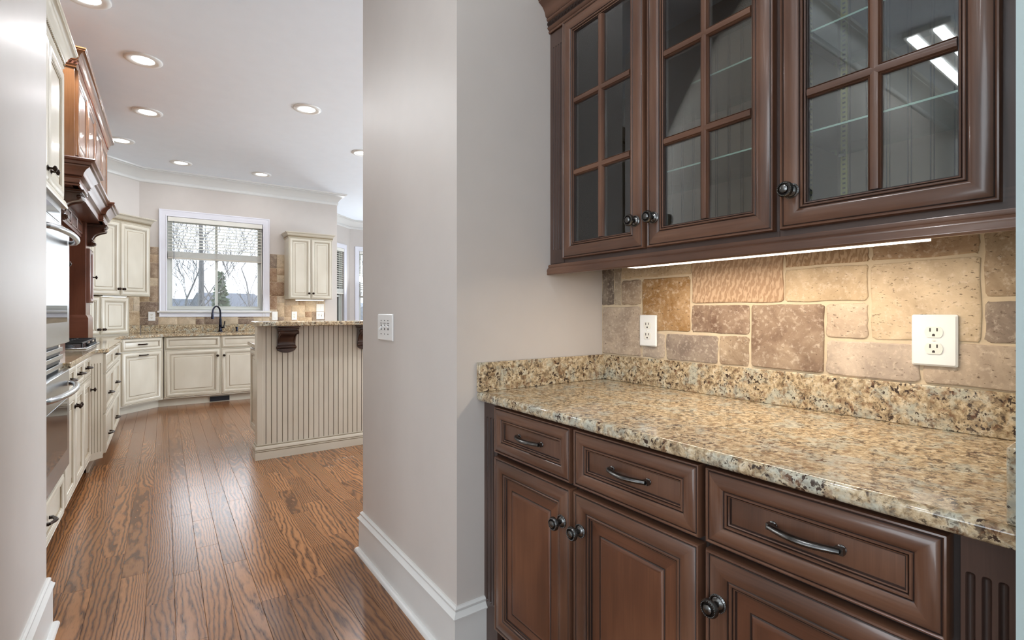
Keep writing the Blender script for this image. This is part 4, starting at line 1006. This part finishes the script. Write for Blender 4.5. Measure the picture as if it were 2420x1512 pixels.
# ------------------------------------------------------------------ range hood surround
hd = empty('range_hood', 'brown wooden range hood surround with mantel shelf, corbels and side columns', 'range hood', (0, 0, 0), 0)
def hbox(*a, **k): return MB().box(*a)
# chimney cabinet (front X=-0.462)
CX = -0.465; CY0, CY1 = 4.165, 6.225
MB().box(XKL + 0.002, CX, CY0, CY1, 2.165, 2.79).build('chimney_box', 'maple', hd, bevel=0.002)
cf = MB(); PW_ = (CY1 - CY0 - 0.06) / 4
for i in range(4):
    ch = MB().rings(0.03 + i * PW_ + 0.012, 0.03 + (i + 1) * PW_ - 0.012, 2.20, 2.745, 0, [(t, h * 0.8, m) for t, h, m in PANEL])
    o = ch.build('door', ('maple', 'mahog_dark', 'maple'), hd, (CX, CY0, 0), pi / 2, smooth=42)
m = MB().sweep([(a * 0.95, 2.745 + b * 0.95, c) for a, b, c in CABCROWN], [(CX + 0.004, CY1 + 0.002), (CX + 0.004, CY0 - 0.002), (XKL + 0.01, CY0 - 0.002)][::-1] if False else [(XKL + 0.01, CY0 - 0.002), (CX + 0.004, CY0 - 0.002), (CX + 0.004, CY1 + 0.002), (XKL + 0.01, CY1 + 0.002)])
m.build('crown', ('maple', 'mahog'), hd, smooth=45)
rope_trim(hd, [(XKL + 0.01, CY0 - 0.015), (CX + 0.017, CY0 - 0.015), (CX + 0.017, CY1)], 2.777, 0.012, ['mahog'])
# mantel
MZ = 2.165; MY0, MY1 = 4.12, 6.16
MP = [(0, -0.165, 0), (0.010, -0.165, 0), (0.014, -0.155, 0), (0.008, -0.148, 1), (0.012, -0.142, 0), (0.012, -0.118, 0), (0.026, -0.112, 0), (0.022, -0.104, 1), (0.030, -0.10, 0), (0.034, -0.085, 0), (0.046, -0.065, 0), (0.064, -0.050, 0), (0.064, -0.042, 0), (0.074, -0.038, 1), (0.076, -0.022, 0), (0.092, -0.016, 0), (0.096, -0.006, 0), (0.092, 0, 0), (0, 0, 0)]
mxf = -0.452
MB().sweep([(a, MZ + b, c) for a, b, c in MP], [(XKL + 0.01, MY0 + 0.07), (mxf, MY0 + 0.07), (mxf, MY0 + 0.45), (mxf - 0.03, MY0 + 0.45), (mxf - 0.03, MY1 - 0.45), (mxf, MY1 - 0.45), (mxf, MY1 - 0.07), (XKL + 0.01, MY1 - 0.07)]).build('mantel_shelf', ('mahog', 'mahog_dark'), hd, smooth=40)
MB().box(XKL + 0.002, mxf - 0.031, MY0 + 0.072, MY1 - 0.072, MZ - 0.16, MZ - 0.002).build('mantel_core', 'mahog', hd, smooth=0)
# columns with narrow doors, plinths
cols = [(4.215, 4.545), (5.845, 6.175)]
for (a, b) in cols:
    MB().box(XKL + 0.002, -0.575, a, b, 0.9145, MZ - 0.161).build('column', 'mahog', hd, bevel=0.002)
    m = MB().sweep([(0, 0.9145, 0), (0.018, 0.9145, 0), (0.018, 1.135, 0), (0.012, 1.150, 0), (0.003, 1.165, 0), (0, 1.168, 0)], [(XKL + 0.01, a), (-0.575, a), (-0.575, b), (XKL + 0.01, b)]); m.build('plinth', 'mahog', hd, smooth=40)
    d = MB().rings(0.04, b - a - 0.04, 1.275, 1.77, 0, [(t * 0.8, h * 1.3, m) for t, h, m in PANEL]).build('column_door', ('mahog', 'mahog_dark', 'mahog'), hd, (-0.575, a, 0), pi / 2, smooth=42)
    knob(d, b - a - 0.06, 1.52, -0.024, KM, 1.1, False)
# valance between the columns with recessed rectangles
v0, v1 = cols[0][1], cols[1][0]
MB().box(-0.64, -0.605, v0, v1, 1.86, MZ - 0.161).build('valance', 'mahog', hd, smooth=0)
n = 4; vw = (v1 - v0 - 0.04) / n
for i in range(n):
    MB().rings(0.02 + i * vw + 0.012, 0.02 + (i + 1) * vw - 0.012, 1.885, 1.985, 0, [(0, 0, 0), (0, 0.008, 0), (0.004, 0.011, 0), (0.010, 0.009, 0), (0.012, 0.003, 1), (0.022, 0.003, 1), (0.026, 0.008, 0)]).build('valance_panel', ('mahog', 'mahog_dark'), hd, (-0.605, v0, 0), pi / 2, smooth=40)
MB().box(XKL + 0.1, -0.66, v0 + 0.01, v1 - 0.01, 1.92, 1.95).build('hood_insert', 'steel', hd, bevel=0.004)
MB().box(XKL + 0.002, XKL + 0.02, v0 + 0.001, v1 - 0.001, 0.92, 1.92).build('alcove_back', 'mahog', hd, smooth=0)
# carved scroll corbel: outline (out from wall, z) extruded across, with cap and side volutes
def corbel(parent, H, Dp, Wd, mats, name='corbel', cap=True):
    """local: x across (centred), -y out, z=0 is the top; returns object at parent"""
    m = MB(); o = []
    S = [(0, -H), (0.10, -H), (0.22, -H * 0.985), (0.30, -H * 0.95), (0.33, -H * 0.90), (0.30, -H * 0.845), (0.24, -H * 0.80), (0.22, -H * 0.74), (0.24, -H * 0.66), (0.30, -H * 0.56), (0.42, -H * 0.46), (0.60, -H * 0.39), (0.78, -H * 0.35), (0.90, -H * 0.31), (0.97, -H * 0.25), (0.95, -H * 0.19), (0.88, -H * 0.16), (0.88, -H * 0.12), (0, -H * 0.12)]
    S = [(d, z * (0.88 if z < -H * 0.2 else 1)) for d, z in S]
    pts = [(-d * Dp, z) for d, z in S]
    m.prism(pts, 'x', -Wd * 0.42, Wd * 0.42)
    # recessed centre face strip and side scroll rolls
    for sx in (-1, 1):
        m.lathe([(H * 0.062, -0.004), (H * 0.070, 0.0), (H * 0.070, 0.006), (H * 0.050, 0.010), (H * 0.042, 0.006), (H * 0.026, 0.010), (H * 0.010, 0.012)] if sx > 0 else [(H * 0.010, -0.012), (H * 0.026, -0.010), (H * 0.042, -0.006), (H * 0.050, -0.010), (H * 0.070, -0.006), (H * 0.070, 0.0), (H * 0.062, 0.004)], (sx * Wd * 0.42, -Dp * 0.84, -H * 0.24), 'x', 16)
        m.lathe([(H * 0.045, -0.004), (H * 0.050, 0.0), (H * 0.050, 0.005), (H * 0.03, 0.008), (H * 0.012, 0.009)] if sx > 0 else [(H * 0.012, -0.009), (H * 0.03, -0.008), (H * 0.050, -0.005), (H * 0.050, 0.0), (H * 0.045, 0.004)], (sx * Wd * 0.42, -Dp * 0.22, -H * 0.80), 'x', 14)
    if cap:
        P = [(0, -H * 0.12, 0), (0.004, -H * 0.12, 0), (0.008, -H * 0.105, 0), (0.003, -H * 0.095, 1), (0.004, -H * 0.06, 0), (0.010, -H * 0.05, 0), (0.014, -H * 0.03, 0), (0.014, -0.0005, 0), (0, -0.0005, 0)]
        a = Wd * 0.44; m.sweep(P, [(-a, 0), (-a, -Dp * 0.92), (a, -Dp * 0.92), (a, 0)]); m.box(-a, a, -Dp * 0.92, 0, -H * 0.12, -0.001)
    for i, (dd_, kk) in enumerate(((0.20, 1.0), (0.30, 0.94), (0.37, 0.8), (0.41, 0.6))):
        m.prism([(Wd * 0.44 * kk * cos(radians(a)), -H * 0.84 + H * 0.16 * kk * sin(radians(a))) for a in range(180, 361, 15)], 'y', -dd_ * Dp, -0.001)
    # three raised acanthus ribs on the front
    for k in (-1.65, 1.65):
        path = [(k * Wd * 0.22, -d * Dp - 0.002, z) for d, z in S[7:14]]
        m.tube(path, [0.003, 0.005, 0.007, 0.008, 0.008, 0.006, 0.003], 6)
    return m.build(name, mats, parent, smooth=35)
for (a, b) in cols:
    o = corbel(hd, 0.20, 0.140, 0.17, ('mahog_dark', 'mahog_dark')); o.location = (-0.5745, (a + b) / 2, MZ - 0.1655); o.rotation_euler = (0, 0, pi / 2)

# cooktop
ck = empty('cooktop', 'gas cooktop with black cast iron grates on the granite counter', 'cooktop', (-0.97, 4.83, 0.9145), 0)
MB().box(0, 0.50, 0, 0.915, 0, 0.010).build('cooktop_tray', 'steel', ck, bevel=0.003)
def grate(x0, x1, y0, y1):
    m = MB(); t = 0.007; z0, z1 = 0.038, 0.050
    m.box(x0, x1, y0, y0 + t * 1.5, z0, z1); m.box(x0, x1, y1 - t * 1.5, y1, z0, z1); m.box(x0, x0 + t * 1.5, y0, y1, z0, z1); m.box(x1 - t * 1.5, x1, y0, y1, z0, z1)
    xm, ym = (x0 + x1) / 2, (y0 + y1) / 2
    m.box(x0, x1, ym - t / 2, ym + t / 2, z0, z1)
    for f in (0.27, 0.73):
        xx = x0 + (x1 - x0) * f; m.box(xx - t / 2, xx + t / 2, y0, ym - 0.035, z0, z1); m.box(xx - t / 2, xx + t / 2, ym + 0.035, y1, z0, z1)
    for xx in (x0, x1 - t * 1.5):
        for yy in (y0, y1 - t * 1.5): m.box(xx, xx + t * 1.5, yy, yy + t * 1.5, 0.0105, z0)
    return m.build('grate', 'black', ck, smooth=0, bevel=0.002, seg=1)
for i in range(3): grate(0.03, 0.475, 0.02 + i * 0.297, 0.02 + i * 0.297 + 0.285)
for (x, y, r) in ((0.14, 0.16, 0.035), (0.36, 0.16, 0.045), (0.25, 0.458, 0.055), (0.14, 0.755, 0.045), (0.36, 0.755, 0.035)):
    MB().lathe([(r * 1.2, 0.0102), (r * 1.2, 0.016), (r, 0.018), (r, 0.026), (r * 0.8, 0.029)], (x, y, 0), 'z', 18).build('burner', 'black', ck)
for i in range(5): MB().lathe([(0.016, 0.0102), (0.015, 0.026), (0.009, 0.028)], (0.486, 0.26 + i * 0.098, 0), 'z', 12).build('control_knob', 'black', ck)

# ------------------------------------------------------------------ breakfast bar
YBAR, XBAR = 4.43, 0.6165
BL = 2.6
br = empty('breakfast_bar', 'cream beadboard breakfast bar wall in the middle of the kitchen', 'bar', (XBAR, YBAR, 0), 0)
MB().box(0.0, BL, 0.006, 0.13, 0.0, 1.079).build('bar_wall', 'cream', br, smooth=0)
beadboard(br, 0.036, BL, 0.10, 1.079, 0.0, ('cream', 'cream_dark'), 0.0412, 0.005, 0.0055, 'beadboard', False)
MB().box(-0.004, 0.036, -0.003, 0.1305, 0.0, 1.079).build('corner_post', 'cream', br, bevel=0.002)
BBASE = [(0, 0, 0), (0.014, 0, 0), (0.014, 0.060, 0), (0.012, 0.062, 1), (0.012, 0.065, 1), (0.014, 0.067, 0), (0.014, 0.074, 0), (0.012, 0.076, 1), (0.012, 0.079, 1), (0.014, 0.081, 0), (0.013, 0.100, 0), (0.008, 0.107, 0), (0.009, 0.110, 1), (0.003, 0.114, 1), (0.003, 0.120, 0), (0, 0.120, 0)]
MB().sweep(BBASE, [(-0.005, 0.135), (-0.005, -0.004), (BL, -0.004)]).build('base_moulding', ('cream', 'cream_dark'), br, smooth=35)
for k in range(4):
    o = corbel(br, 0.222, 0.135, 0.165, ('corbel', 'corbel')); o.location = (0.2095 + k * 0.66, -0.001, 1.0785)
granite_slab('bar_top', 'raised speckled granite top of the breakfast bar', [(XBAR - 0.012, XBAR + BL + 0.1, 4.262, 4.70, 1.0795, 1.1145)], bevel=0.006)
ic = empty('base_cabinet', 'cream island cabinet behind the breakfast bar, only its left end showing', 'cabinet', (0.672, 4.5615, 0), 0)
MB().box(0, 2.4, 0.0, 0.62, 0.10, 0.8835).build('carcass', 'cream', ic, smooth=0)
MB().box(0.05, 2.35, 0.0, 0.55, 0.0, 0.10).build('toe_kick', 'cream', ic, smooth=0)
o = MB().rings(0.02, 0.60, 0.12, 0.86, 0, [(t, h * 0.8, m) for t, h, m in PANEL]).build('end_panel', CR, ic, (0, 0.62, 0), -pi / 2, smooth=42)
granite_slab('countertop', 'low granite countertop behind the breakfast bar, its left tip showing', [(0.640, 3.1, 4.5615, 5.215, 0.884, 0.914)], bevel=0.005)

# ------------------------------------------------------------------ recessed ceiling lights
LP = [(-0.385, 3.93), (-0.128, 4.66), (-0.127, 5.85), (-0.385, 6.98), (1.10, 4.90), (0.179, 7.59), (1.104, 7.58), (1.945, 5.87)]
LPW = [14, 13, 9, 4, 12, 3, 3, 10]
LN = ['recessed ceiling light cut by the top edge of the photo', 'recessed ceiling light above the tall oven cabinet crown, largest whole one', 'recessed ceiling light second behind the largest one, left row', 'recessed ceiling light partly hidden by the range hood crown', 'recessed ceiling light above the breakfast bar, right of the left row',
      'recessed ceiling light nearest the crown moulding, left of the window', 'recessed ceiling light near the crown moulding, above the window right side', 'recessed ceiling light cut by the passage wall edge']
EX = [(2.0, 4.1), (2.1, 3.1), (3.4, 3.4), (3.4, 5.2), (3.4, 7.0), (5.0, 5.9), (4.2, 8.6)]  # unseen ceiling lights added to brighten the kitchen and bar front
lm0 = MB().lathe([(0.070, -0.004), (0.078, -0.010), (0.098, -0.013), (0.115, -0.010), (0.122, -0.004), (0.122, 0.0)], (0, 0, 0), 'z', 40, 0, False).build('trim_ring', 'white', mesh_only=True, smooth=60)
lm1 = MB().lathe([(0.0705, -0.006), (0.0705, -0.0035)], (0, 0, 0), 'z', 32).build('lens', 'lens', mesh_only=True)
def can(x, y, label, power, group=None, col=(0.97, 0.98, 1.0)):
    t = empty('recessed_light', label, 'ceiling light', (x, y, CEIL - 0.0005), 0, group)
    a = bpy.data.objects.new('trim_ring', lm0); COL.objects.link(a); a.parent = t
    b = bpy.data.objects.new('lens', lm1); COL.objects.link(b); b.parent = t
    area('light_source', (0, 0, -0.02), 0.13, power, col, (0, 0, 0), None, 'DISK', 180, t)
for (x, y), l, pw_ in zip(LP, LN, LPW): can(x, y, l, pw_, 'recessed lights in the kitchen ceiling')
for (x, y), w_ in zip(EX, ['nearest behind the passage wall', 'right against the passage wall', 'by the wide side window', 'above the far end of the bar', 'between bar and nook', 'nearest the wide side window', 'in the breakfast nook']): can(x, y, 'added out-of-view recessed kitchen ceiling light ' + w_, (26 if y < 4.2 else 14) if y < 5.5 else 9, 'added recessed lights out of view')
for (x, y), w_ in zip([(0.15, 0.8), (-1.6, -0.6), (-2.8, 0.4), (-1.6, -2.0)], ['right above the pantry aisle', 'in the middle of the room behind', 'near the left window behind', 'near the rear window behind']): can(x, y, 'added out-of-view recessed ceiling light ' + w_, 9, 'added recessed lights out of view')  # unseen ceiling lights added to light the pantry and room behind

# ------------------------------------------------------------------ outside: bare trees, conifer, houses, ground
struct(MB().box(-150, 150, 11.5, 300, -2.7, -2.5).build('ground', 'lawn', smooth=0), 'pale winter ground outside', 'ground')
def tree(x, y, h, r, seed, label, mat='bark', lean=0.0, spread=0.5, depth=5, z0=-2.5, group=None):
    rr = random.Random(seed); m = MB()
    def grow(p, d, L, rad, k):
        n = 3; path = [p]; dd = Vector(d); q = Vector(p)
        for i in range(n):
            j = 0.07 if k == depth else .24; dd = (dd + Vector(((rr.random() - .5) * j, (rr.random() - .5) * j, (rr.random() - .3) * .12))).normalized(); q = q + dd * (L / n); path.append(q.copy())
        rs = [rad * (1 - 0.45 * i / n) for i in range(n + 1)]
        m.tube(path, rs, 5 if k > 2 else 3, caps=False)
        if k == 0: return
        c = rr.choice((2, 3, 3)) if k > 1 else 3
        for i in range(c):
            f = path[-1] if i == 0 else path[rr.choice((1, 2, 3))]
            a = rr.random() * 2 * pi; s_ = spread * (0.6 + rr.random() * 0.8)
            nd = (dd + Vector((cos(a) * s_, sin(a) * s_, 0.1 + rr.random() * 0.25))).normalized()
            grow(f, nd, L * (0.62 + rr.random() * 0.22), max(0.008, rs[-1] * (0.85 if i == 0 else 0.6)), k - 1)
    grow(Vector((x, y, z0)), (lean, 0, 1), h * 0.36, r, depth)
    return tag(m.build('bare_tree', mat, smooth=60), label, 'tree', group)
tree(1.35, 24, 16, 0.17, 21, 'tall bare tree with thick trunk behind the left window pane', spread=0.62, depth=7)
tree(0.38, 19, 8.0, 0.07, 2, 'thin bare tree near the left edge of the sink window', spread=0.6, depth=6)
tree(3.3, 22, 10, 0.09, 3, 'bare tree whose branches reach in from the right edge of the sink window', lean=-0.12, spread=0.7, depth=6)
tree(2.1, 27, 9, 0.08, 4, 'bare tree behind the centre of the sink window', lean=0.1, spread=0.7, depth=6)
tree(0.95, 31, 12, 0.10, 14, 'bare distant tree between thin left tree and thick trunk', spread=0.6, depth=6)
tree(5.9, 18, 8.5, 0.07, 5, 'bare tree seen through the nook window beside the passage wall', spread=0.6, depth=6)
tree(5.1, 17, 8.5, 0.05, 15, 'bare tree seen through the angled nook window', spread=0.6, depth=6)
def bush(x, y, w, h, seed, label, mat='twig'):
    rr = random.Random(seed); m = MB()
    def grow(p, d, L, rad, k):
        q = Vector(p); dd = Vector(d); path = [Vector(p)]
        for i in range(2):
            dd = (dd + Vector(((rr.random() - .5) * .5, (rr.random() - .5) * .5, (rr.random() - .35) * .3))).normalized(); q = q + dd * (L / 2); path.append(q.copy())
        m.tube(path, [rad, rad * .8, rad * .6], 3, caps=False)
        if k:
            for i in range(3):
                a = rr.random() * 6.28; grow(path[rr.choice((1, 2))], (dd + Vector((cos(a) * .8, sin(a) * .8, .25))).normalized(), L * .72, rad * .62, k - 1)
    for i in range(22):
        grow((x + (rr.random() - .5) * w, y + (rr.random() - .5) * 1.2, -2.5), ((rr.random() - .5) * .5, (rr.random() - .5) * .4, 1), h * (0.24 + 0.16 * rr.random()), 0.026, 4)
    return tag(m.build('brush', mat, smooth=60), label, 'shrub', None, 'stuff')
bush(0.6, 20, 3.4, 5.2, 1, 'pale tangle of bare brush at the bottom left of the sink window')
bush(3.2, 26, 3.6, 4.6, 2, 'pale tangle of bare brush at the bottom right of the sink window')
bush(6.4, 19, 4.5, 5.0, 3, 'bare brush behind the nook windows')
rc = random.Random(3); m = MB(); cx, cy = 1.62, 20
m.tube([(cx, cy, -2.5), (cx, cy, 2.6)], [0.09, 0.02], 6)
for i in range(520):
    f = rc.random() ** 0.8; z = -2.2 + 4.8 * f; rad = 1.05 * (1 - f) + 0.1; a = rc.random() * 2 * pi
    p = Vector((cx, cy, z)); q = p + Vector((cos(a) * rad, sin(a) * rad, -0.12 + rc.random() * 0.2)); w = 0.07
    s_ = Vector((-sin(a) * w, cos(a) * w, 0)); mid = p.lerp(q, 0.55)
    m.add([p, mid + s_ + Vector((0, 0, -.05)), q, mid - s_ - Vector((0, 0, .05)), mid + Vector((0, 0, .06))], [(0, 1, 4), (1, 2, 4), (2, 3, 4), (3, 0, 4)])
tag(m.build('conifer', 'conifer', smooth=60), 'small green conifer outside, left of the window mullion', 'tree')
def house(x, y, w, d, h, rh, label, ang=0.0):
    t = empty('house', label, 'house', (x, y, -2.5), ang)
    MB().box(-w / 2, w / 2, 0, d, 0, h).build('wall', 'siding', t, smooth=0)
    MB().prism([(-0.5, h), (d + 0.5, h), (d / 2, h + rh)], 'x', -w / 2 - 0.5, w / 2 + 0.5).build('roof', 'roof', t, smooth=0)
    for i in range(3):
        for zz in ([1.0] if h < 4 else [1.0, 3.4]):
            f = MB().box(-w / 2 + w * (0.18 + 0.3 * i), -w / 2 + w * (0.18 + 0.3 * i) + 1.0, -0.05, 0.02, zz, zz + 1.4).build('window', 'house_window', t, smooth=0)
house(8.4, 76, 6.5, 9, 3.6, 2.8, 'distant house with grey roof low in the right window pane', 0.25)
house(11.2, 98, 6.5, 8, 4.2, 2.6, 'farther distant house with pale roof behind the nearer one', -0.2)
house(2.2, 90, 5.0, 8, 3.2, 2.6, 'distant house low in the left window pane behind brush', 0.1)
rr = random.Random(23); m = MB(); px_ = None
for k in range(281):
    x = -70 + k * 0.5; z = 3.4 + 0.8 * sin(x * 0.11) + 0.6 * sin(x * 0.31 + 1) + 0.3 * sin(x * 0.9) + rr.random() * 0.3
    if px_: m.add([(px_[0], 0, -2.5), (x, 0, -2.5), (x, 0.6, z), (px_[0], 0.6, px_[1]), (x, 9, z + 0.8), (px_[0], 9, px_[1] + 0.8)], [(0, 1, 2, 3), (3, 2, 4, 5)])
    px_ = (x, z)
tag(m.build('treeline', 'haze_trees', None, (10, 135, 0), smooth=0), 'hazy distant wooded ridge along the horizon outside', 'trees', None, 'stuff')

# surface-mounted linear ceiling light of the room opposite, mirrored in the glass doors
ll = empty('linear_light', 'twin-strip linear ceiling light seen mirrored in the right glass door', 'ceiling light', (-2.45, 1.13, CEIL - 0.0005))
MB().box(-0.75, 0.75, -0.16, 0.10, -0.035, 0).build('housing', 'white', ll, bevel=0.004)
for yy in (-0.12, 0.02): MB().box(-0.73, 0.73, yy, yy + 0.055, -0.05, -0.0355).build('diffuser', 'strip', ll)
